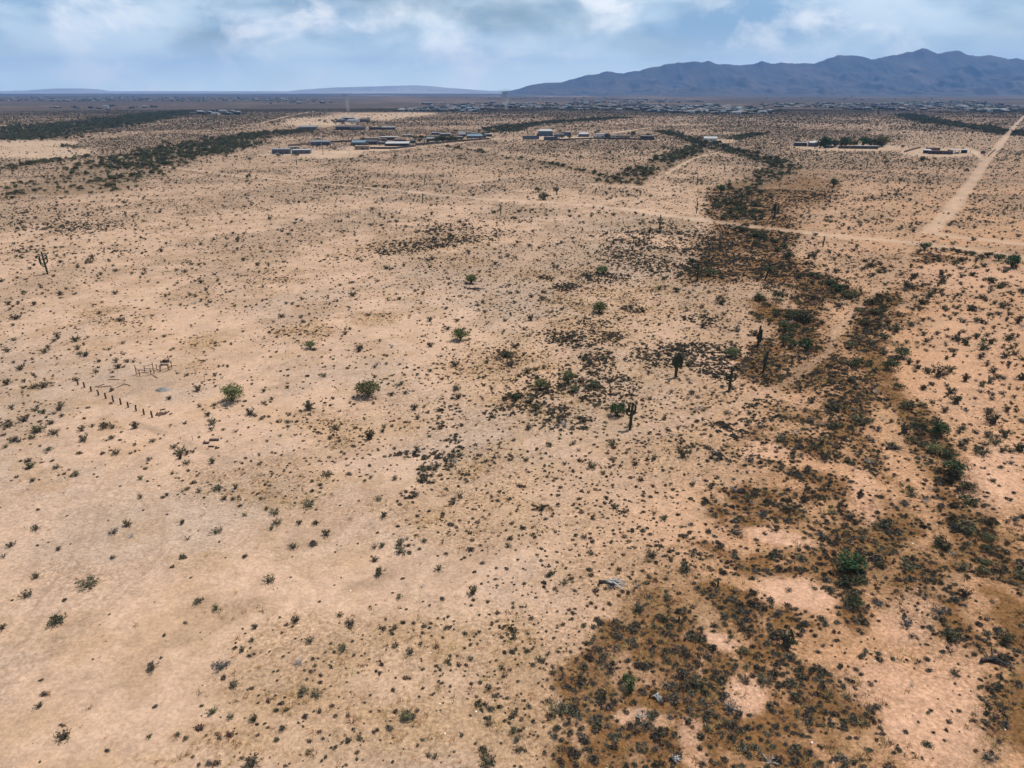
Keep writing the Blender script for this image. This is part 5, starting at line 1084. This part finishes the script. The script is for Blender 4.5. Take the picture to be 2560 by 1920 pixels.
x, y, f = draw(46, 700, .45, lambda f, x, y: (.07 + .16 * sst(.42, .62, f['nz']) + .35 * f['ochre'] + .4 * f['side'] + .16 * ((f['U'] > 900) & (f['U'] < 1900) & (f['V'] > 500))) * np.where((f['U'] < 1150) & (f['V'] > 1040), .05 + .9 * f['ochre'], 1.0) * (1 - .6 * f['pink']), 42); s = RNG.gamma(4, .07, x.size).clip(.1, .6)
rest, objs = individuals('brown_weed', WEED_M, x, y, s, 'dry brown weed', 'weed', 'dry brown weeds of the foreground', 120)
st = Stuff('brown_weeds', objs, 'small dry brown weeds speckling the desert floor', 'weeds'); st.add(x[rest], y[rest], s[rest]); st.build(); print('weeds', x.size)
# saltbush and dead shrubs
x, y, f = draw(46, 300, .012, lambda f, x, y: .010 * (f['U'] > 1500) + .0006, 42); s = RNG.uniform(.5, 1.1, x.size)
rest, objs = individuals('saltbush', BLUE_M, x, y, s, 'blue-grey saltbush', 'bush', 'blue-grey saltbushes of the right side', 120)
st = Stuff('saltbush_scrub', objs, 'blue-grey saltbushes scattered over the right half', 'scrub'); st.add(x[rest], y[rest], s[rest]); st.build()
x, y, f = draw(46, 420, .014, lambda f, x, y: .007 * (f['U'] > 1350) + .0025 + .006 * f['wash'], 42); s = RNG.uniform(.35, 1.0, x.size)
rest, objs = individuals('dead_shrub', DEAD_M, x, y, s, 'dead shrub', 'dead shrub', 'dead shrubs on the sand', 160)
st = Stuff('dead_brush', objs, 'scattered bare dead shrubs and twigs on the sand', 'brush'); st.add(x[rest], y[rest], s[rest]); st.build()
# mesquite thickets of the washes
mo = []
for cr, tk in MSQ_T:
    x, y = 0, 0
mq = [o for o in C.objects if o.name.startswith('mesquite_tree') and o.type == 'EMPTY']
crowns = {}
for o in C.objects:
    if o.name.startswith('crown') and o.data in [c_ for c_, t_ in MSQ_T] and o.parent and o.parent.name.startswith(('mesquite_tree', 'yard_tree')): crowns.setdefault(o.data.name, o)
st = Stuff('wash_thicket', list(crowns.values()), 'dark green mesquite thickets lining the dry washes', 'thicket')
x, y, f = draw(60, 700, .10, lambda f, x, y: .050 * f['wash'] * (.2 + sst(.42, .62, f['nz'])), 42); st.add(x, y, RNG.gamma(6, .2, x.size).clip(.4, 2.2) * (.6 + .5 * sst(120, 260, f['R'])))
x, y, f = draw(700, 2700, .05, lambda f, x, y: .028 * f['wash'] + .0004, 42); st.add(x, y, RNG.gamma(8, .22, x.size).clip(.8, 3.4)); print('mesq', x.size)
tx, ty = [], []
for (sl_, x, y, lab, uu, k, tn, s) in TOWNSET:
    for q in range(5 if lab.startswith(('town', 'middle')) else 2): tx.append(x + rnd.gauss(0, 26)); ty.append(y + rnd.gauss(0, 45))
st.add(np.array(tx), np.array(ty), RNG.uniform(2.0, 4.6, len(tx))); st.build()
ts_ = Stuff('far_town_houses', [th[k] for k in sorted(th)], 'hundreds of tiny far houses of the town on the plain', 'houses'); L = tl[300:]
ts_.add(np.array([t[1] for t in L]), np.array([t[2] for t in L]), np.array([t[7] for t in L])); ts_.build()
# dry grass and pale stones
g0 = [tag(link('dry_grass_tuft', me, None, (*at(1500 + 40 * i, 1800), hz(*at(1500 + 40 * i, 1800))), i, .4), ['first', 'second', 'third', 'fourth'][i] + ' straw tuft from the left below the vivid green tree', 'grass tuft', 'straw tufts') for i, me in enumerate(TUFT_M)]
st = Stuff('dry_grass', g0, 'brown dry grass covering the ground between the mounds', 'grass')
x, y, f = draw(46, 260, 3.0, lambda f, x, y: 2.9 * np.clip(f['brown'] * 1.2 + .35 * f['ochre'], 0, 1) * (.15 + sst(.35, .6, f['n1'])) + .02, 42); st.add(x, y, RNG.uniform(.22, .75, x.size)); st.build(); print('grass', x.size)
s0 = [tag(link('pale_stone', me, None, (*at(1100 + 90 * i, 1760 + 20 * i), hz(*at(1100 + 90 * i, 1760 + 20 * i)) - .02), i, .12), ['first', 'second', 'third'][i] + ' white quartz stone from the left on the bottom gravel', 'stone', 'white stones') for i, me in enumerate(STONE_M)]
st = Stuff('pale_stones', s0, 'white quartz stones sprinkled on the gravel', 'stones'); x, y, f = draw(46, 200, .02, lambda f, x, y: .010 * (f['U'] > 700) + .001, 42); st.add(x, y, RNG.uniform(.04, .16, x.size)); st.build()

# ------------------------------------------------------------------ dust devils and haze
def volume_mat(name, col, dens, noise=None, aniso=0.0):
    m = bpy.data.materials.new(name); m.use_nodes = True; nt = m.node_tree; nt.nodes.clear()
    o = nt.nodes.new('ShaderNodeOutputMaterial'); v = nt.nodes.new('ShaderNodeVolumePrincipled'); v.inputs['Color'].default_value = (*col, 1); v.inputs['Density'].default_value = dens; v.inputs['Anisotropy'].default_value = aniso
    nt.links.new(v.outputs[0], o.inputs['Volume']); return m
def dust(u, v0, v1, r0, r1, label, lean):
    x, y = vat(u, v0); s = slant(x, y); H = (v0 - v1) * K / F * s * .84; e = empty('dust_devil', (x, y, 0)); n = 14
    for k, (fr, dn) in enumerate(((1.0, .010), (.62, .016), (.33, .03))):
        b = MB(); rd = [fr * (r0 + (r1 - r0) * t ** 1.5) * (1 + .12 * math.sin(7 * t + k)) for t in [i / n for i in range(n + 1)]]; hh = H * (1 - .12 * k)
        b.tube([(lean * (i / n) * H + 1.5 * math.sin(4 * i / n + k), k * .3, .3 + .2 * k + hh * i / n) for i in range(n + 1)], rd, 16)
        b.obj('dust_column', volume_mat('dust', (.995, .96, .92), dn * .5), e)
    tag(e, label, 'dust devil')
dust(751, 241, 203, 7, 12, 'pale dust devil twisting up left of the photo middle', -.05)
dust(1093, 237, 192, 9, 20, 'wider dust devil rising in front of the town', -.04)
b = MB(); b.box(-23500, 23500, -23500, 23500, -40, 920); hz_ = b.obj('haze', volume_mat('haze_air', (.18, .47, 1.0), 4.2e-5)); tag(hz_, kind='stuff')
print('objects', len(C.objects))
